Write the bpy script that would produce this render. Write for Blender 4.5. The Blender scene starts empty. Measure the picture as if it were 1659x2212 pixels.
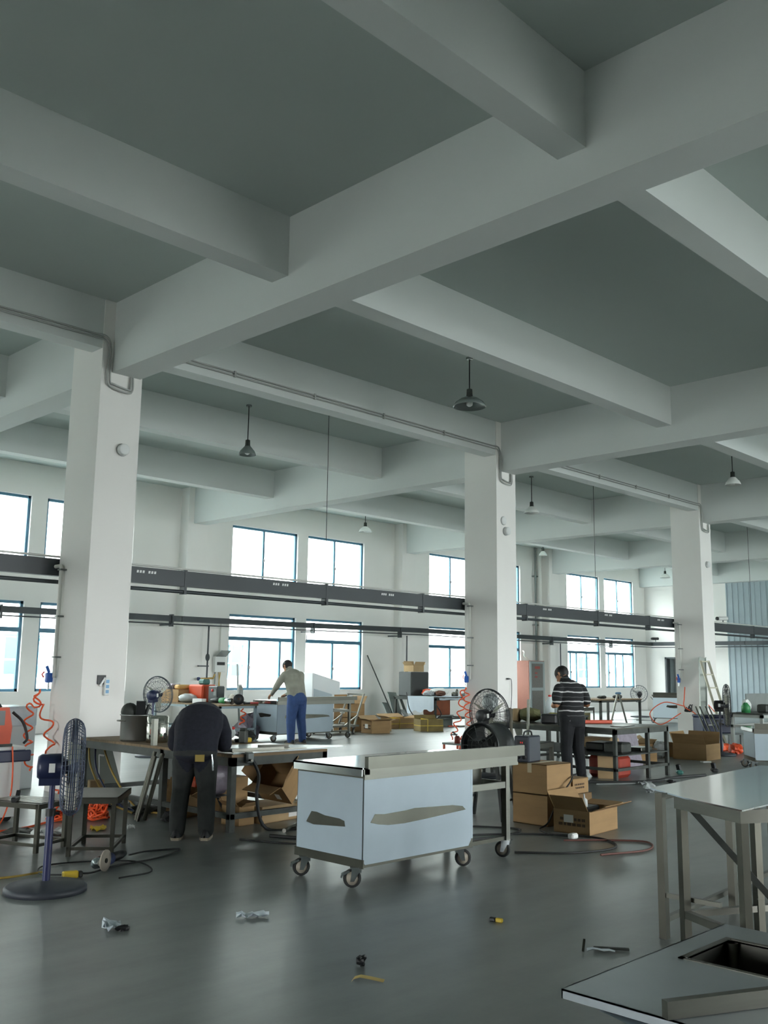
import bpy, math, random
from math import sin, cos, pi, radians, sqrt, atan2
from mathutils import Vector, Matrix
random.seed(7)
scene = bpy.context.scene
COL = scene.collection

# ------------------------------------------------------------------ camera
cam_d = bpy.data.cameras.new('camera')
cam = bpy.data.objects.new('camera', cam_d)
COL.objects.link(cam)
cam_d.sensor_fit = 'VERTICAL'
cam_d.sensor_height = 36.0
cam_d.lens = 36.0 * 2059.0 / 2212.0
cam_d.clip_start = 0.05
cam_d.clip_end = 400


def aim(yaw, pitch, roll):
    f = Vector((cos(yaw) * cos(pitch), sin(yaw) * cos(pitch), sin(pitch)))
    r = Vector((sin(yaw), -cos(yaw), 0))
    d = f.cross(r)
    c, s = cos(roll), sin(roll)
    r2, d2 = c * r + s * d, -s * r + c * d
    return Matrix((r2, -d2, -f)).transposed()


cam.rotation_euler = aim(radians(44.53), radians(9.436), radians(-0.752)).to_euler()
cam.location = (0, 0, 1.5)
scene.camera = cam

# ------------------------------------------------------------------ sky, exposure
world = bpy.data.worlds.new('overcast_sky')
scene.world = world
world.use_nodes = True
bg = world.node_tree.nodes['Background']
bg.inputs['Color'].default_value = (0.965, 0.995, 1.0, 1)
bg.inputs['Strength'].default_value = 32.0
vs = scene.view_settings
vs.view_transform = 'Standard'
vs.look = 'None'
vs.gamma = 1.0
vs.use_curve_mapping = False
vs.exposure = 0.0
cy = scene.cycles
cy.use_denoising = True
cy.max_bounces = 8
cy.diffuse_bounces = 6
cy.glossy_bounces = 4
cy.transparent_max_bounces = 16
cy.caustics_reflective = False
cy.caustics_refractive = False
cy.sample_clamp_indirect = 8.0
cy.blur_glossy = 0.6


# ------------------------------------------------------------------ helpers
def lin(r, g, b):
    def f(v):
        v /= 255.0
        return v / 12.92 if v <= 0.04045 else ((v + 0.055) / 1.055) ** 2.4
    return (f(r), f(g), f(b), 1.0)


MATS = {}


def mat(name, rgb=(128, 128, 128), rough=0.6, metal=0.0, var=0.0, scale=6.0, bump=0.0, emit=None, spec=None, stretch=None, alpha=1.0, detail=4.0, dark=None):
    """Principled material with procedural colour variation and fine relief."""
    if name in MATS:
        return MATS[name]
    m = bpy.data.materials.new(name)
    MATS[name] = m
    m.use_nodes = True
    nt = m.node_tree
    N, L = nt.nodes, nt.links
    b = N['Principled BSDF']
    col = lin(*rgb)
    b.inputs['Base Color'].default_value = col
    b.inputs['Roughness'].default_value = rough
    b.inputs['Metallic'].default_value = metal
    if spec is not None:
        b.inputs['Specular IOR Level'].default_value = spec
    if alpha < 1.0:
        b.inputs['Alpha'].default_value = alpha
    if emit:
        b.inputs['Emission Color'].default_value = lin(*rgb)
        b.inputs['Emission Strength'].default_value = emit
    if var or bump:
        tc = N.new('ShaderNodeTexCoord')
        nz = N.new('ShaderNodeTexNoise')
        nz.inputs['Scale'].default_value = scale
        nz.inputs['Detail'].default_value = detail
        src = tc.outputs['Object']
        if stretch:
            mp = N.new('ShaderNodeMapping')
            mp.inputs['Scale'].default_value = stretch
            L.new(src, mp.inputs['Vector'])
            src = mp.outputs['Vector']
        L.new(src, nz.inputs['Vector'])
        if var:
            rp = N.new('ShaderNodeValToRGB')
            d = dark or (1 - var)
            rp.color_ramp.elements[0].color = (col[0] * d, col[1] * d, col[2] * d, 1)
            rp.color_ramp.elements[1].color = tuple(min(1, v * (1 + var * 0.6)) for v in col[:3]) + (1,)
            rp.color_ramp.elements[0].position = 0.3
            rp.color_ramp.elements[1].position = 0.7
            L.new(nz.outputs['Fac'], rp.inputs['Fac'])
            L.new(rp.outputs['Color'], b.inputs['Base Color'])
        if bump:
            bp = N.new('ShaderNodeBump')
            bp.inputs['Strength'].default_value = bump
            bp.inputs['Distance'].default_value = 0.02
            L.new(nz.outputs['Fac'], bp.inputs['Height'])
            L.new(bp.outputs['Normal'], b.inputs['Normal'])
    return m


class MB:
    """collects shapes into one mesh"""

    def __init__(s):
        s.v, s.f, s.sm = [], [], []

    def add(s, vs, fs, smooth=False):
        o = len(s.v)
        s.v += [tuple(p) for p in vs]
        s.f += [tuple(i + o for i in f) for f in fs]
        s.sm += [smooth] * len(fs)
        return s

    def box(s, x0, x1, y0, y1, z0, z1):
        return s.add([(x0, y0, z0), (x1, y0, z0), (x1, y1, z0), (x0, y1, z0), (x0, y0, z1), (x1, y0, z1), (x1, y1, z1), (x0, y1, z1)],
                     [(3, 2, 1, 0), (4, 5, 6, 7), (0, 1, 5, 4), (1, 2, 6, 5), (2, 3, 7, 6), (3, 0, 4, 7)])

    def bbox(s, x0, x1, y0, y1, z0, z1, r=0.01):
        """box with chamfered edges"""
        n0 = len(s.v)
        xs, ys, zs = (x0, x1), (y0, y1), (z0, z1)
        vs = []
        idx = {}
        for i in (0, 1):
            for j in (0, 1):
                for k in (0, 1):
                    sx, sy, sz = (r if i == 0 else -r), (r if j == 0 else -r), (r if k == 0 else -r)
                    idx[i, j, k, 0] = len(vs); vs.append((xs[i], ys[j] + sy, zs[k] + sz))
                    idx[i, j, k, 1] = len(vs); vs.append((xs[i] + sx, ys[j], zs[k] + sz))
                    idx[i, j, k, 2] = len(vs); vs.append((xs[i] + sx, ys[j] + sy, zs[k]))
        fs = []
        for i in (0, 1):
            q = [idx[i, 0, 0, 0], idx[i, 1, 0, 0], idx[i, 1, 1, 0], idx[i, 0, 1, 0]]
            fs.append(q if i else q[::-1])
            q = [idx[0, i, 0, 1], idx[1, i, 0, 1], idx[1, i, 1, 1], idx[0, i, 1, 1]]
            fs.append(q[::-1] if i else q)
            q = [idx[0, 0, i, 2], idx[1, 0, i, 2], idx[1, 1, i, 2], idx[0, 1, i, 2]]
            fs.append(q if i else q[::-1])
        for a in (0, 1):
            for c in (0, 1):
                fs.append([idx[a, c, 0, 0], idx[a, c, 1, 0], idx[a, c, 1, 1], idx[a, c, 0, 1]])
                fs.append([idx[a, 0, c, 0], idx[a, 1, c, 0], idx[a, 1, c, 2], idx[a, 0, c, 2]])
                fs.append([idx[0, a, c, 1], idx[1, a, c, 1], idx[1, a, c, 2], idx[0, a, c, 2]])
        for k, i in idx.items():
            if k[3] == 0:
                fs.append([i, idx[k[0], k[1], k[2], 1], idx[k[0], k[1], k[2], 2]])
        return s.add(vs, fs)

    def bar(s, a, b, w, h=None, up=(0, 0, 1)):
        """rectangular bar from a to b"""
        h = w if h is None else h
        a, b = Vector(a), Vector(b)
        d = (b - a).normalized()
        u = Vector(up)
        if abs(d.dot(u)) > 0.98:
            u = Vector((1, 0, 0))
        r = d.cross(u).normalized()
        u = r.cross(d).normalized()
        vs = []
        for p in (a, b):
            for i, j in ((-1, -1), (1, -1), (1, 1), (-1, 1)):
                vs.append(p + r * (i * w / 2) + u * (j * h / 2))
        return s.add(vs, [(0, 1, 2, 3), (7, 6, 5, 4), (0, 4, 5, 1), (1, 5, 6, 2), (2, 6, 7, 3), (3, 7, 4, 0)])

    def tube(s, pts, r, seg=8, closed=False, caps=True):
        pts = [Vector(p) for p in pts]
        n = len(pts)
        rs = r if isinstance(r, (list, tuple)) else [r] * n
        ref = None
        rings = []
        for i, p in enumerate(pts):
            if closed:
                d = pts[(i + 1) % n] - pts[i - 1]
            else:
                d = pts[min(i + 1, n - 1)] - pts[max(i - 1, 0)]
            if d.length < 1e-9:
                d = Vector((0, 0, 1))
            d.normalize()
            if ref is None:
                ref = Vector((0, 0, 1)) if abs(d.z) < 0.9 else Vector((1, 0, 0))
            u = ref - d * ref.dot(d)
            if u.length < 1e-6:
                u = d.orthogonal()
            u.normalize()
            ref = u
            w = d.cross(u)
            rings.append([p + (u * cos(2 * pi * k / seg) + w * sin(2 * pi * k / seg)) * rs[i] for k in range(seg)])
        vs = [q for ring in rings for q in ring]
        fs = []
        m = n if closed else n - 1
        for i in range(m):
            a, b = i * seg, ((i + 1) % n) * seg
            for k in range(seg):
                fs.append((a + k, a + (k + 1) % seg, b + (k + 1) % seg, b + k))
        s.add(vs, fs, True)
        if caps and not closed:
            s.add(rings[0], [tuple(reversed(range(seg)))])
            s.add(rings[-1], [tuple(range(seg))])
        return s

    def cyl(s, a, b, r, seg=16, r2=None):
        return s.tube([a, b], [r, r if r2 is None else r2], seg)

    def lathe(s, prof, seg=24, axis='z', origin=(0, 0, 0), smooth=True):
        """prof = [(radius, height)]"""
        vs, fs = [], []
        o = Vector(origin)
        for (r, h) in prof:
            for k in range(seg):
                a = 2 * pi * k / seg
                c, d = r * cos(a), r * sin(a)
                p = {'z': (c, d, h), 'x': (h, c, d), 'y': (c, h, d)}[axis]
                vs.append(o + Vector(p))
        for i in range(len(prof) - 1):
            for k in range(seg):
                q = (i * seg + k, i * seg + (k + 1) % seg, (i + 1) * seg + (k + 1) % seg, (i + 1) * seg + k)
                fs.append(q[::-1] if axis == 'y' else q)
        s.add(vs, fs, smooth)
        return s

    def prism(s, poly, z0, z1, axis='z'):
        """extrude a polygon; axis = extrusion axis"""
        n = len(poly)
        def P(p, h):
            return {'z': (p[0], p[1], h), 'y': (p[0], h, p[1]), 'x': (h, p[0], p[1])}[axis]
        vs = [P(p, z0) for p in poly] + [P(p, z1) for p in poly]
        fs = [tuple(reversed(range(n))), tuple(range(n, 2 * n))]
        for k in range(n):
            fs.append((k, (k + 1) % n, n + (k + 1) % n, n + k))
        return s.add(vs, fs)

    def sheet(s, grid, thick=0.0, smooth=True):
        """grid[i][j] of points -> surface, optionally with thickness along -normal approx z"""
        n, m = len(grid), len(grid[0])
        vs = [Vector(p) for row in grid for p in row]
        fs = [(i * m + j, (i + 1) * m + j, (i + 1) * m + j + 1, i * m + j + 1) for i in range(n - 1) for j in range(m - 1)]
        return s.add(vs, fs, smooth)

    def blob(s, c, rx, ry, rz, jit=0.0, nu=12, nv=8, seed=0, flat=None):
        """lumpy ellipsoid"""
        rnd = random.Random(seed)
        vs = []
        for i in range(nv + 1):
            th = pi * i / nv
            for k in range(nu):
                ph = 2 * pi * k / nu
                q = 1 + jit * (rnd.random() - 0.5) * 2 if 0 < i < nv else 1
                z = c[2] + rz * cos(th) * q
                if flat is not None:
                    z = max(z, flat)
                vs.append((c[0] + rx * sin(th) * cos(ph) * q, c[1] + ry * sin(th) * sin(ph) * q, z))
        fs = [(i * nu + k, (i + 1) * nu + k, (i + 1) * nu + (k + 1) % nu, i * nu + (k + 1) % nu) for i in range(nv) for k in range(nu)]
        return s.add(vs, fs, jit < 0.12)

    def mesh(s, name):
        me = bpy.data.meshes.new(name)
        me.from_pydata(s.v, [], s.f)
        me.polygons.foreach_set('use_smooth', s.sm)
        me.validate()
        me.update()
        return me

    def build(s, name, m, parent=None, loc=None, rot=None):
        me = s.mesh(name)
        me.materials.append(m)
        o = bpy.data.objects.new(name, me)
        COL.objects.link(o)
        if parent is not None:
            o.parent = parent
        if loc is not None:
            o.location = loc
        if rot is not None:
            o.rotation_euler = rot
        return o


def tag(o, label=None, cat=None, group=None, kind=None):
    if label: o['label'] = label
    if cat: o['category'] = cat
    if group: o['group'] = group
    if kind: o['kind'] = kind
    return o


def T(name, label, cat, loc=(0, 0, 0), rz=0.0, group=None, kind=None, rot=None):
    o = bpy.data.objects.new(name, None)
    o.empty_display_size = 0.1
    COL.objects.link(o)
    o.location = loc
    o.rotation_euler = rot if rot else (0, 0, rz)
    return tag(o, label, cat, group, kind)


def S(name, mb, m, label, cat, **k):
    """a piece of the setting"""
    o = mb.build(name, m)
    return tag(o, label, cat, kind='structure')


def solo(name, mb, m, label, cat, loc=(0, 0, 0), rz=0.0, group=None, rot=None):
    o = mb.build(name, m)
    o.location = loc
    o.rotation_euler = rot if rot else (0, 0, rz)
    return tag(o, label, cat, group)


def share(o, name, parent, loc=None, rot=None):
    c = bpy.data.objects.new(name, o.data)
    COL.objects.link(c)
    c.parent = parent
    if loc is not None: c.location = loc
    if rot is not None: c.rotation_euler = rot
    return c


def copy_tree(o, parent=None):
    c = o.copy()
    COL.objects.link(c)
    c.parent = parent
    for ch in list(o.children):
        copy_tree(ch, c)
    return c


def smooth_path(pts, n=6):
    """Catmull-Rom through the points"""
    P = [Vector(p) for p in pts]
    P = [P[0] * 2 - P[1]] + P + [P[-1] * 2 - P[-2]]
    out = []
    for i in range(1, len(P) - 2):
        for k in range(n):
            t = k / n
            a, b, c, d = P[i - 1], P[i], P[i + 1], P[i + 2]
            out.append(0.5 * ((2 * b) + (c - a) * t + (2 * a - 5 * b + 4 * c - d) * t * t + (3 * b - a - 3 * c + d) * t ** 3))
    out.append(P[-2])
    return out


# ------------------------------------------------------------------ materials of the setting
M_wall = mat('white_painted_plaster', (238, 236, 232), 0.85, var=0.03, scale=0.7, bump=0.02)
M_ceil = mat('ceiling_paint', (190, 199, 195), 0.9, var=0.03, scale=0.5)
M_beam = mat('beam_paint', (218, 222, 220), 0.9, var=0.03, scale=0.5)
M_steelframe = mat('blue_window_frame', (52, 104, 128), 0.45)
M_glass = bpy.data.materials.new('window_glass')
M_glass.use_nodes = True
_nt = M_glass.node_tree
_nt.nodes.clear()
_o = _nt.nodes.new('ShaderNodeOutputMaterial')
_t = _nt.nodes.new('ShaderNodeBsdfTransparent')
_t.inputs['Color'].default_value = (0.93, 0.96, 0.96, 1)
_g = _nt.nodes.new('ShaderNodeBsdfGlossy')
_g.inputs['Roughness'].default_value = 0.03
_m = _nt.nodes.new('ShaderNodeMixShader')
_m.inputs['Fac'].default_value = 0.05
_nt.links.new(_t.outputs[0], _m.inputs[1])
_nt.links.new(_g.outputs[0], _m.inputs[2])
_nt.links.new(_m.outputs[0], _o.inputs['Surface'])

# concrete floor: blotchy grey with drag marks and a slight sheen
M_floor = bpy.data.materials.new('worn_concrete')
M_floor.use_nodes = True
_nt = M_floor.node_tree
_b = _nt.nodes['Principled BSDF']
_tc = _nt.nodes.new('ShaderNodeTexCoord')
def _noise(sc, det, rough=0.55, st=None):
    n = _nt.nodes.new('ShaderNodeTexNoise')
    n.inputs['Scale'].default_value = sc
    n.inputs['Detail'].default_value = det
    n.inputs['Roughness'].default_value = rough
    if st:
        mp = _nt.nodes.new('ShaderNodeMapping')
        mp.inputs['Scale'].default_value = st
        mp.inputs['Rotation'].default_value = (0, 0, 0.5)
        _nt.links.new(_tc.outputs['Object'], mp.inputs['Vector'])
        _nt.links.new(mp.outputs['Vector'], n.inputs['Vector'])
    else:
        _nt.links.new(_tc.outputs['Object'], n.inputs['Vector'])
    return n
_n1, _n2, _n3 = _noise(0.5, 5), _noise(9, 6, 0.7), _noise(1.2, 4, 0.6, (0.5, 3, 1))
_ad = _nt.nodes.new('ShaderNodeMath'); _ad.operation = 'ADD'
_nt.links.new(_n1.outputs['Fac'], _ad.inputs[0])
_nt.links.new(_n3.outputs['Fac'], _ad.inputs[1])
_ad2 = _nt.nodes.new('ShaderNodeMath'); _ad2.operation = 'MULTIPLY_ADD'
_nt.links.new(_n2.outputs['Fac'], _ad2.inputs[0]); _ad2.inputs[1].default_value = 0.35
_nt.links.new(_ad.outputs[0], _ad2.inputs[2])
_mr = _nt.nodes.new('ShaderNodeMapRange')
_mr.inputs['From Min'].default_value = 0.7; _mr.inputs['From Max'].default_value = 1.65
_nt.links.new(_ad2.outputs[0], _mr.inputs['Value'])
_rp = _nt.nodes.new('ShaderNodeValToRGB')
_rp.color_ramp.elements[0].color = lin(100, 105, 104)
_rp.color_ramp.elements[1].color = lin(141, 146, 143)
_nt.links.new(_mr.outputs[0], _rp.inputs['Fac'])
_nt.links.new(_rp.outputs['Color'], _b.inputs['Base Color'])
_b.inputs['Roughness'].default_value = 0.34
_b.inputs['IOR'].default_value = 1.55
_bp = _nt.nodes.new('ShaderNodeBump'); _bp.inputs['Strength'].default_value = 0.06; _bp.inputs['Distance'].default_value = 0.01
_nt.links.new(_n2.outputs['Fac'], _bp.inputs['Height'])
_nt.links.new(_bp.outputs['Normal'], _b.inputs['Normal'])

# ------------------------------------------------------------------ shell
X0, X1, Y0, Y1 = -10.3, 37.3, -9.6, 20.85      # inner faces of the hall
SLAB = 6.10
S('floor', MB().box(X0 - 0.3, X1 + 0.3, Y0 - 0.3, Y1 + 0.3, -0.3, 0), M_floor, 'worn grey concrete floor of the workshop hall', 'floor')
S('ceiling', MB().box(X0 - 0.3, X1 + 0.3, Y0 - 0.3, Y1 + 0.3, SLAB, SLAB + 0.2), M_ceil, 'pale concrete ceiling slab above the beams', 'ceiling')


def holed(u0, u1, z0, z1, holes, t0, t1, along):
    """wall with rectangular holes (ua, ub, za, zb)"""
    us = sorted({u0, u1} | {h[0] for h in holes} | {h[1] for h in holes})
    mb = MB()
    for a, b in zip(us[:-1], us[1:]):
        mid = (a + b) / 2
        cut = sorted((h[2], h[3]) for h in holes if h[0] < mid < h[1])
        z = z0
        for c, d in cut + [(z1, z1)]:
            if c > z:
                if along == 'x': mb.box(a, b, t0, t1, z, c)
                else: mb.box(t0, t1, a, b, z, c)
            z = d
    return mb


BAYS = [5.9 - 16, 5.9 - 8, 5.9, 13.9, 21.9, 29.9]
WIN = []                                          # (xa, xb, za, zb, bay, upper?)
for bi, b in enumerate(BAYS):
    for (o0, o1) in ((1.46, 3.79), (4.17, 6.45)):
        WIN.append((b + o0, b + o1, 3.80, 5.35, bi, True))
        WIN.append((b + o0, b + o1, 0.93, 2.94, bi, False))
S('wall_window_side', holed(X0, X1 + 0.3, 0, SLAB, [w[:4] for w in WIN], Y1, Y1 + 0.25, 'x'), M_wall, 'long white wall with two rows of blue framed windows', 'wall')
OPEN_GATE = (8.4, 12.0, 0.0, 4.4)               # open loading gate behind the camera, out of frame
WIN2 = [w for w in WIN if w[4] in (3, 4, 5)]
END_GATE = (3.8, 7.4, 0.0, 2.8)                   # open loading gate in the end wall, out of frame
S('wall_camera_side', holed(X0, X1 + 0.3, 0, SLAB, [w[:4] for w in WIN2] + [OPEN_GATE], Y0 - 0.25, Y0, 'x'), M_wall, 'white wall with windows behind the camera', 'wall')
S('wall_near_end', holed(Y0 - 0.25, Y1 + 0.25, 0, SLAB, [END_GATE], X0 - 0.25, X0, 'y'), M_wall, 'plain white end wall behind the camera', 'wall')
DOOR = (19.2, 19.98, 0.0, 2.2)
GATE = (12.2, 17.2, 0.0, 5.3)
S('wall_far_end', holed(Y0 - 0.25, Y1 + 0.25, 0, SLAB, [DOOR, GATE], X1, X1 + 0.25, 'y'), M_wall, 'white end wall at the far right with a dark doorway', 'wall')

# pilasters, columns
for i, x in enumerate((-2.3, 5.7, 13.7, 21.7, 29.7)):
    S('trim_%d' % (i + 1), MB().box(x, x + 0.6, Y1 - 0.35, Y1, 0, SLAB), M_wall, 'white pilaster on the window wall, ' + ('out of frame', 'hidden behind the nearest column', 'left of the man in grey', 'left of the second column', 'by the white downpipe')[i], 'pilaster')
for x, lab in ((-2.3, None), (5.7, 'thick white square column nearest the camera, by the leaning steel sheet'), (13.72, 'white square column behind the steel cart and the tall fan'), (21.73, 'white square column at right with a leaning ladder'), (29.75, 'far white square column hidden near the far end')):
    if lab:
        S('column', MB().box(x, x + 0.58, 10.605, 11.36, 0, SLAB), M_wall, lab, 'column')
    else:
        S('column', MB().box(x, x + 0.58, 10.605, 11.36, 0, SLAB), M_wall, 'white square column out of frame at left', 'column')
    S('column', MB().box(x, x + 0.58, -0.05, 0.7, 0, SLAB) if x > 6 else MB().box(x, x + 0.58, -1.5, -0.75, 0, SLAB), M_wall, 'white square column of the row beside the camera', 'column')
# girders across the hall, secondary beams along it
for x, lab in ((-10.15, 'girder along the near end wall out of frame'), (-2.15, 'girder behind the camera out of frame'), (5.85, 'deep white girder crossing the picture over the nearest column'), (13.87, 'deep white girder resting on the second column'), (21.88, 'deep white girder resting on the third column'), (29.9, 'far white girder beyond the third column'), (36.9, 'white girder along the far end wall')):
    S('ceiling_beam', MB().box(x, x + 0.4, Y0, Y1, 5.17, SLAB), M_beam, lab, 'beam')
for y, lab in ((-6.8, 'secondary beam furthest behind the camera'), (-3.3, 'secondary beam behind the camera'), (0.2, 'secondary beam above the camera'), (3.64, 'white secondary beam at the top right, nearest the camera'), (7.17, 'white secondary beam crossing the left edge below the top, between the nearest beam and the columns'), (10.62, 'white secondary beam over the row of columns carrying the conduits'), (13.73, 'white secondary beam just behind the row of columns'), (17.29, 'white secondary beam nearest the window wall')):
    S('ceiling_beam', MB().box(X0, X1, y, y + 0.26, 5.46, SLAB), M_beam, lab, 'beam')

# ------------------------------------------------------------------ windows
def window(n, xa, xb, za, zb, upper, y, sgn, mulls, label, shut=True):
    """frame set back in the wall opening; sgn +1: outside is +y"""
    t = T('window_%d' % n, label, 'window', ((xa + xb) / 2, y, za), kind='structure')
    w, h = (xb - xa) / 2, zb - za
    yc = 0.10 * sgn
    fr = MB()
    fb = 0.062
    d0, d1 = yc - 0.035, yc + 0.035
    fr.box(-w, -w + fb, d0, d1, 0, h).box(w - fb, w, d0, d1, 0, h).box(-w, w, d0, d1, 0, fb).box(-w, w, d0, d1, h - fb, h)
    fr.build('window_frame', M_steelframe, t)
    top = h
    if not upper:
        top = 1.37
        MB().box(-w + fb, w - fb, d0, d1, top - 0.05, top + 0.05).build('transom', M_steelframe, t)
        MB().box(-w + fb, w - fb, yc - 0.003, yc + 0.003, top + 0.05, h - fb).build('pane', M_glass, t)
        top -= 0.05
    else:
        top -= fb
    xs = [-w + fb] + [m - (xa + xb) / 2 for m in mulls] + [w - fb]
    for m in xs[1:-1]:
        mu = MB().box(m - 0.028, m + 0.028, d0 + 0.01, d1 - 0.01, fb, top).build('mullion', M_steelframe, t)
    if mulls:
        m = xs[1]
        MB().box(m - 0.012, m + 0.012, d0 - 0.03 * (1 if sgn > 0 else -1) - 0.01, d0 + 0.012, top * 0.42, top * 0.42 + 0.09).build('latch', MATS.get('dark_plastic') or mat('dark_plastic', (38, 42, 46), 0.5), t)
    for k in range(len(xs) - 1):
        a, b = xs[k] + (0.028 if k else 0), xs[k + 1] - (0.028 if k < len(xs) - 2 else 0)
        if not shut and k == 0:
            continue                               # the sash is slid open here
        MB().box(a, b, yc - 0.003, yc + 0.003, fb, top).build('pane', M_glass, t)
    return t


PLACE = {2: 'left of the nearest column', 3: 'beside the man in grey', 4: 'behind the second column', 5: 'near the far corner', 0: 'out of frame at left', 1: 'at the far left'}
n = 0
for side in (0, 1):
    for k, (xa, xb, za, zb, bi, up) in enumerate(WIN2 if side else WIN):
        n += 1
        mid = (xa + xb) / 2
        first = (k % 4) < 2
        mulls = [mid - 0.02]
        shut = True
        if not side and not up and bi == 3 and first: mulls, shut = [16.12, 17.2], False
        if not side and not up and bi == 5 and first: mulls, shut = [31.66, 32.08, 32.8], False
        if not side and not up and bi == 5 and not first: mulls, shut = [34.42, 34.95, 35.55], False
        lab = '%s blue framed window %s, %s of its pair' % ('upper' if up else 'lower', PLACE[bi], 'left one' if first else 'right one')
        if side:
            lab = '%s blue framed window in the wall behind the camera' % ('upper' if up else 'lower')
        o = window(n, xa, xb, za, zb, up, Y1 if not side else Y0, 1 if not side else -1, mulls, lab, shut)
        # daylight enters through this opening: sampling portal in the opening
        pl = bpy.data.lights.new('daylight_opening', 'AREA')
        pl.shape = 'RECTANGLE'
        pl.size, pl.size_y = xb - xa, zb - za
        pl.cycles.is_portal = True
        po = bpy.data.objects.new('daylight_opening', pl)
        COL.objects.link(po)
        po.location = (mid, (Y1 + 0.26) if not side else (Y0 - 0.26), (za + zb) / 2)
        po.rotation_euler = (radians(-90 if not side else 90), 0, 0)

pl = bpy.data.lights.new('daylight_opening', 'AREA')
pl.shape = 'RECTANGLE'
pl.size, pl.size_y = 3.6, 4.4
pl.cycles.is_portal = True
po = bpy.data.objects.new('daylight_opening', pl)
COL.objects.link(po)
po.location = (10.2, Y0 - 0.26, 2.2)
po.rotation_euler = (radians(90), 0, 0)
pl = bpy.data.lights.new('daylight_opening', 'AREA')
pl.shape = 'RECTANGLE'
pl.size, pl.size_y = 2.8, 3.6
pl.cycles.is_portal = True
po = bpy.data.objects.new('daylight_opening', pl)
COL.objects.link(po)
po.location = (X0 - 0.26, 5.6, 1.4)
po.rotation_euler = (0, radians(-90), 0)
S('ground_outside', MB().box(-60, X0 - 0.3, Y0 - 0.3, Y1 + 0.3, -0.35, -0.05), mat('yard_concrete', (150, 152, 150), 0.9, var=0.1, scale=0.6), 'pale concrete yard outside the near end gate', 'ground')

# far doorway frame and the corrugated blue sliding gate
M_gate = mat('blue_grey_sheet_steel', (162, 176, 182), 0.5, var=0.05, scale=2)
M_dark = mat('dark_grey_paint', (74, 80, 82), 0.6)
t = T('door_1', 'dark grey doorway with open leaf in the far end wall', 'door', (X1, 0, 0), kind='structure')
MB().box(-0.03, 0.2, 19.9, 19.98, 0, 2.2).box(-0.03, 0.2, 19.2, 19.26, 0, 2.2).box(-0.03, 0.2, 19.2, 19.98, 2.14, 2.2).build('door_frame', M_dark, t)
MB().box(0.2, 0.5, 19.84, 19.88, 0.02, 2.13).build('door_leaf', mat('grey_door_paint', (150, 158, 160), 0.5), t)
MB().box(0.55, 0.65, 18.9, 20.2, -0.02, 2.4).box(0.25, 0.6, 18.9, 19.0, -0.02, 2.4).box(0.25, 0.6, 20.1, 20.2, -0.02, 2.4).box(0.25, 0.65, 18.9, 20.2, 2.4, 2.5).box(0.25, 0.65, 18.9, 20.2, -0.12, -0.02).build('corridor_shell', mat('grey_corridor', (205, 210, 210), 0.8), t)
t = T('door_2', 'tall corrugated blue-grey steel sliding gate in the far wall', 'door', (X1, 0, 0), kind='structure')
y = 17.2
k = 0
proto = None
while y > 12.25:
    if proto is None:
        proto = MB().box(0.02, 0.06, -0.225, 0, 0.02, 5.3).box(-0.005, 0.025, -0.04, -0.0, 0.02, 5.3).build('gate_panel', M_gate, t, loc=(0, y, 0))
    else:
        share(proto, 'gate_panel', t, loc=(0, y, 0))
    y -= 0.23
MB().box(-0.03, 0.08, 12.1, 17.3, 5.28, 5.42).build('gate_track', M_dark, t)

# outside: paving and the building across the yard
M_yard = mat('yard_concrete', (150, 152, 150), 0.9, var=0.1, scale=0.6)
S('ground_outside', MB().box(-60, 90, Y1 + 0.3, 90, -0.35, -0.05), M_yard, 'pale concrete yard outside the windows', 'ground')
S('ground_outside', MB().box(-60, 90, -60, Y0 - 0.3, -0.35, -0.05), M_yard, 'pale concrete yard behind the camera wall', 'ground')
nb = T('neighbouring_building', 'pale building with cyan window frames across the yard', 'building', (0, 29, 0))
M_nb = mat('pale_render', (232, 234, 230), 0.9)
M_cy = mat('cyan_frame', (110, 180, 200), 0.5)
holes = []
for x in (4.6, 12.9, 20.9, 44.6):
    holes += [(x, x + 1.3, 1.15, 2.45)]
holed(-30, 70, -0.05, 8.0, holes, 0, 0.3, 'x').build('wall', M_nb, nb)
MB().box(-30.3, 70.3, -0.5, 0.4, 8.0, 8.4).build('eaves', M_nb, nb)
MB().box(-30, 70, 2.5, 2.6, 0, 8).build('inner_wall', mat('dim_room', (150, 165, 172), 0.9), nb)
wf = None
for (a, b, c, d) in holes:
    if wf is None:
        h1 = MB()
        W_, H_ = 1.3, 1.3
        h1.box(0, 0.09, 0.05, 0.15, 0, H_).box(W_ - 0.09, W_, 0.05, 0.15, 0, H_).box(0, W_, 0.05, 0.15, 0, 0.09).box(0, W_, 0.05, 0.15, H_ - 0.09, H_).box(W_ / 2 - 0.04, W_ / 2 + 0.04, 0.05, 0.15, 0, H_).box(0, W_, 0.05, 0.15, 0.5, 0.57)
        wf = h1.build('window_frame', M_cy, nb, loc=(a, 0, c))
    else:
        share(wf, 'window_frame', nb, loc=(a, 0, c))

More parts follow.
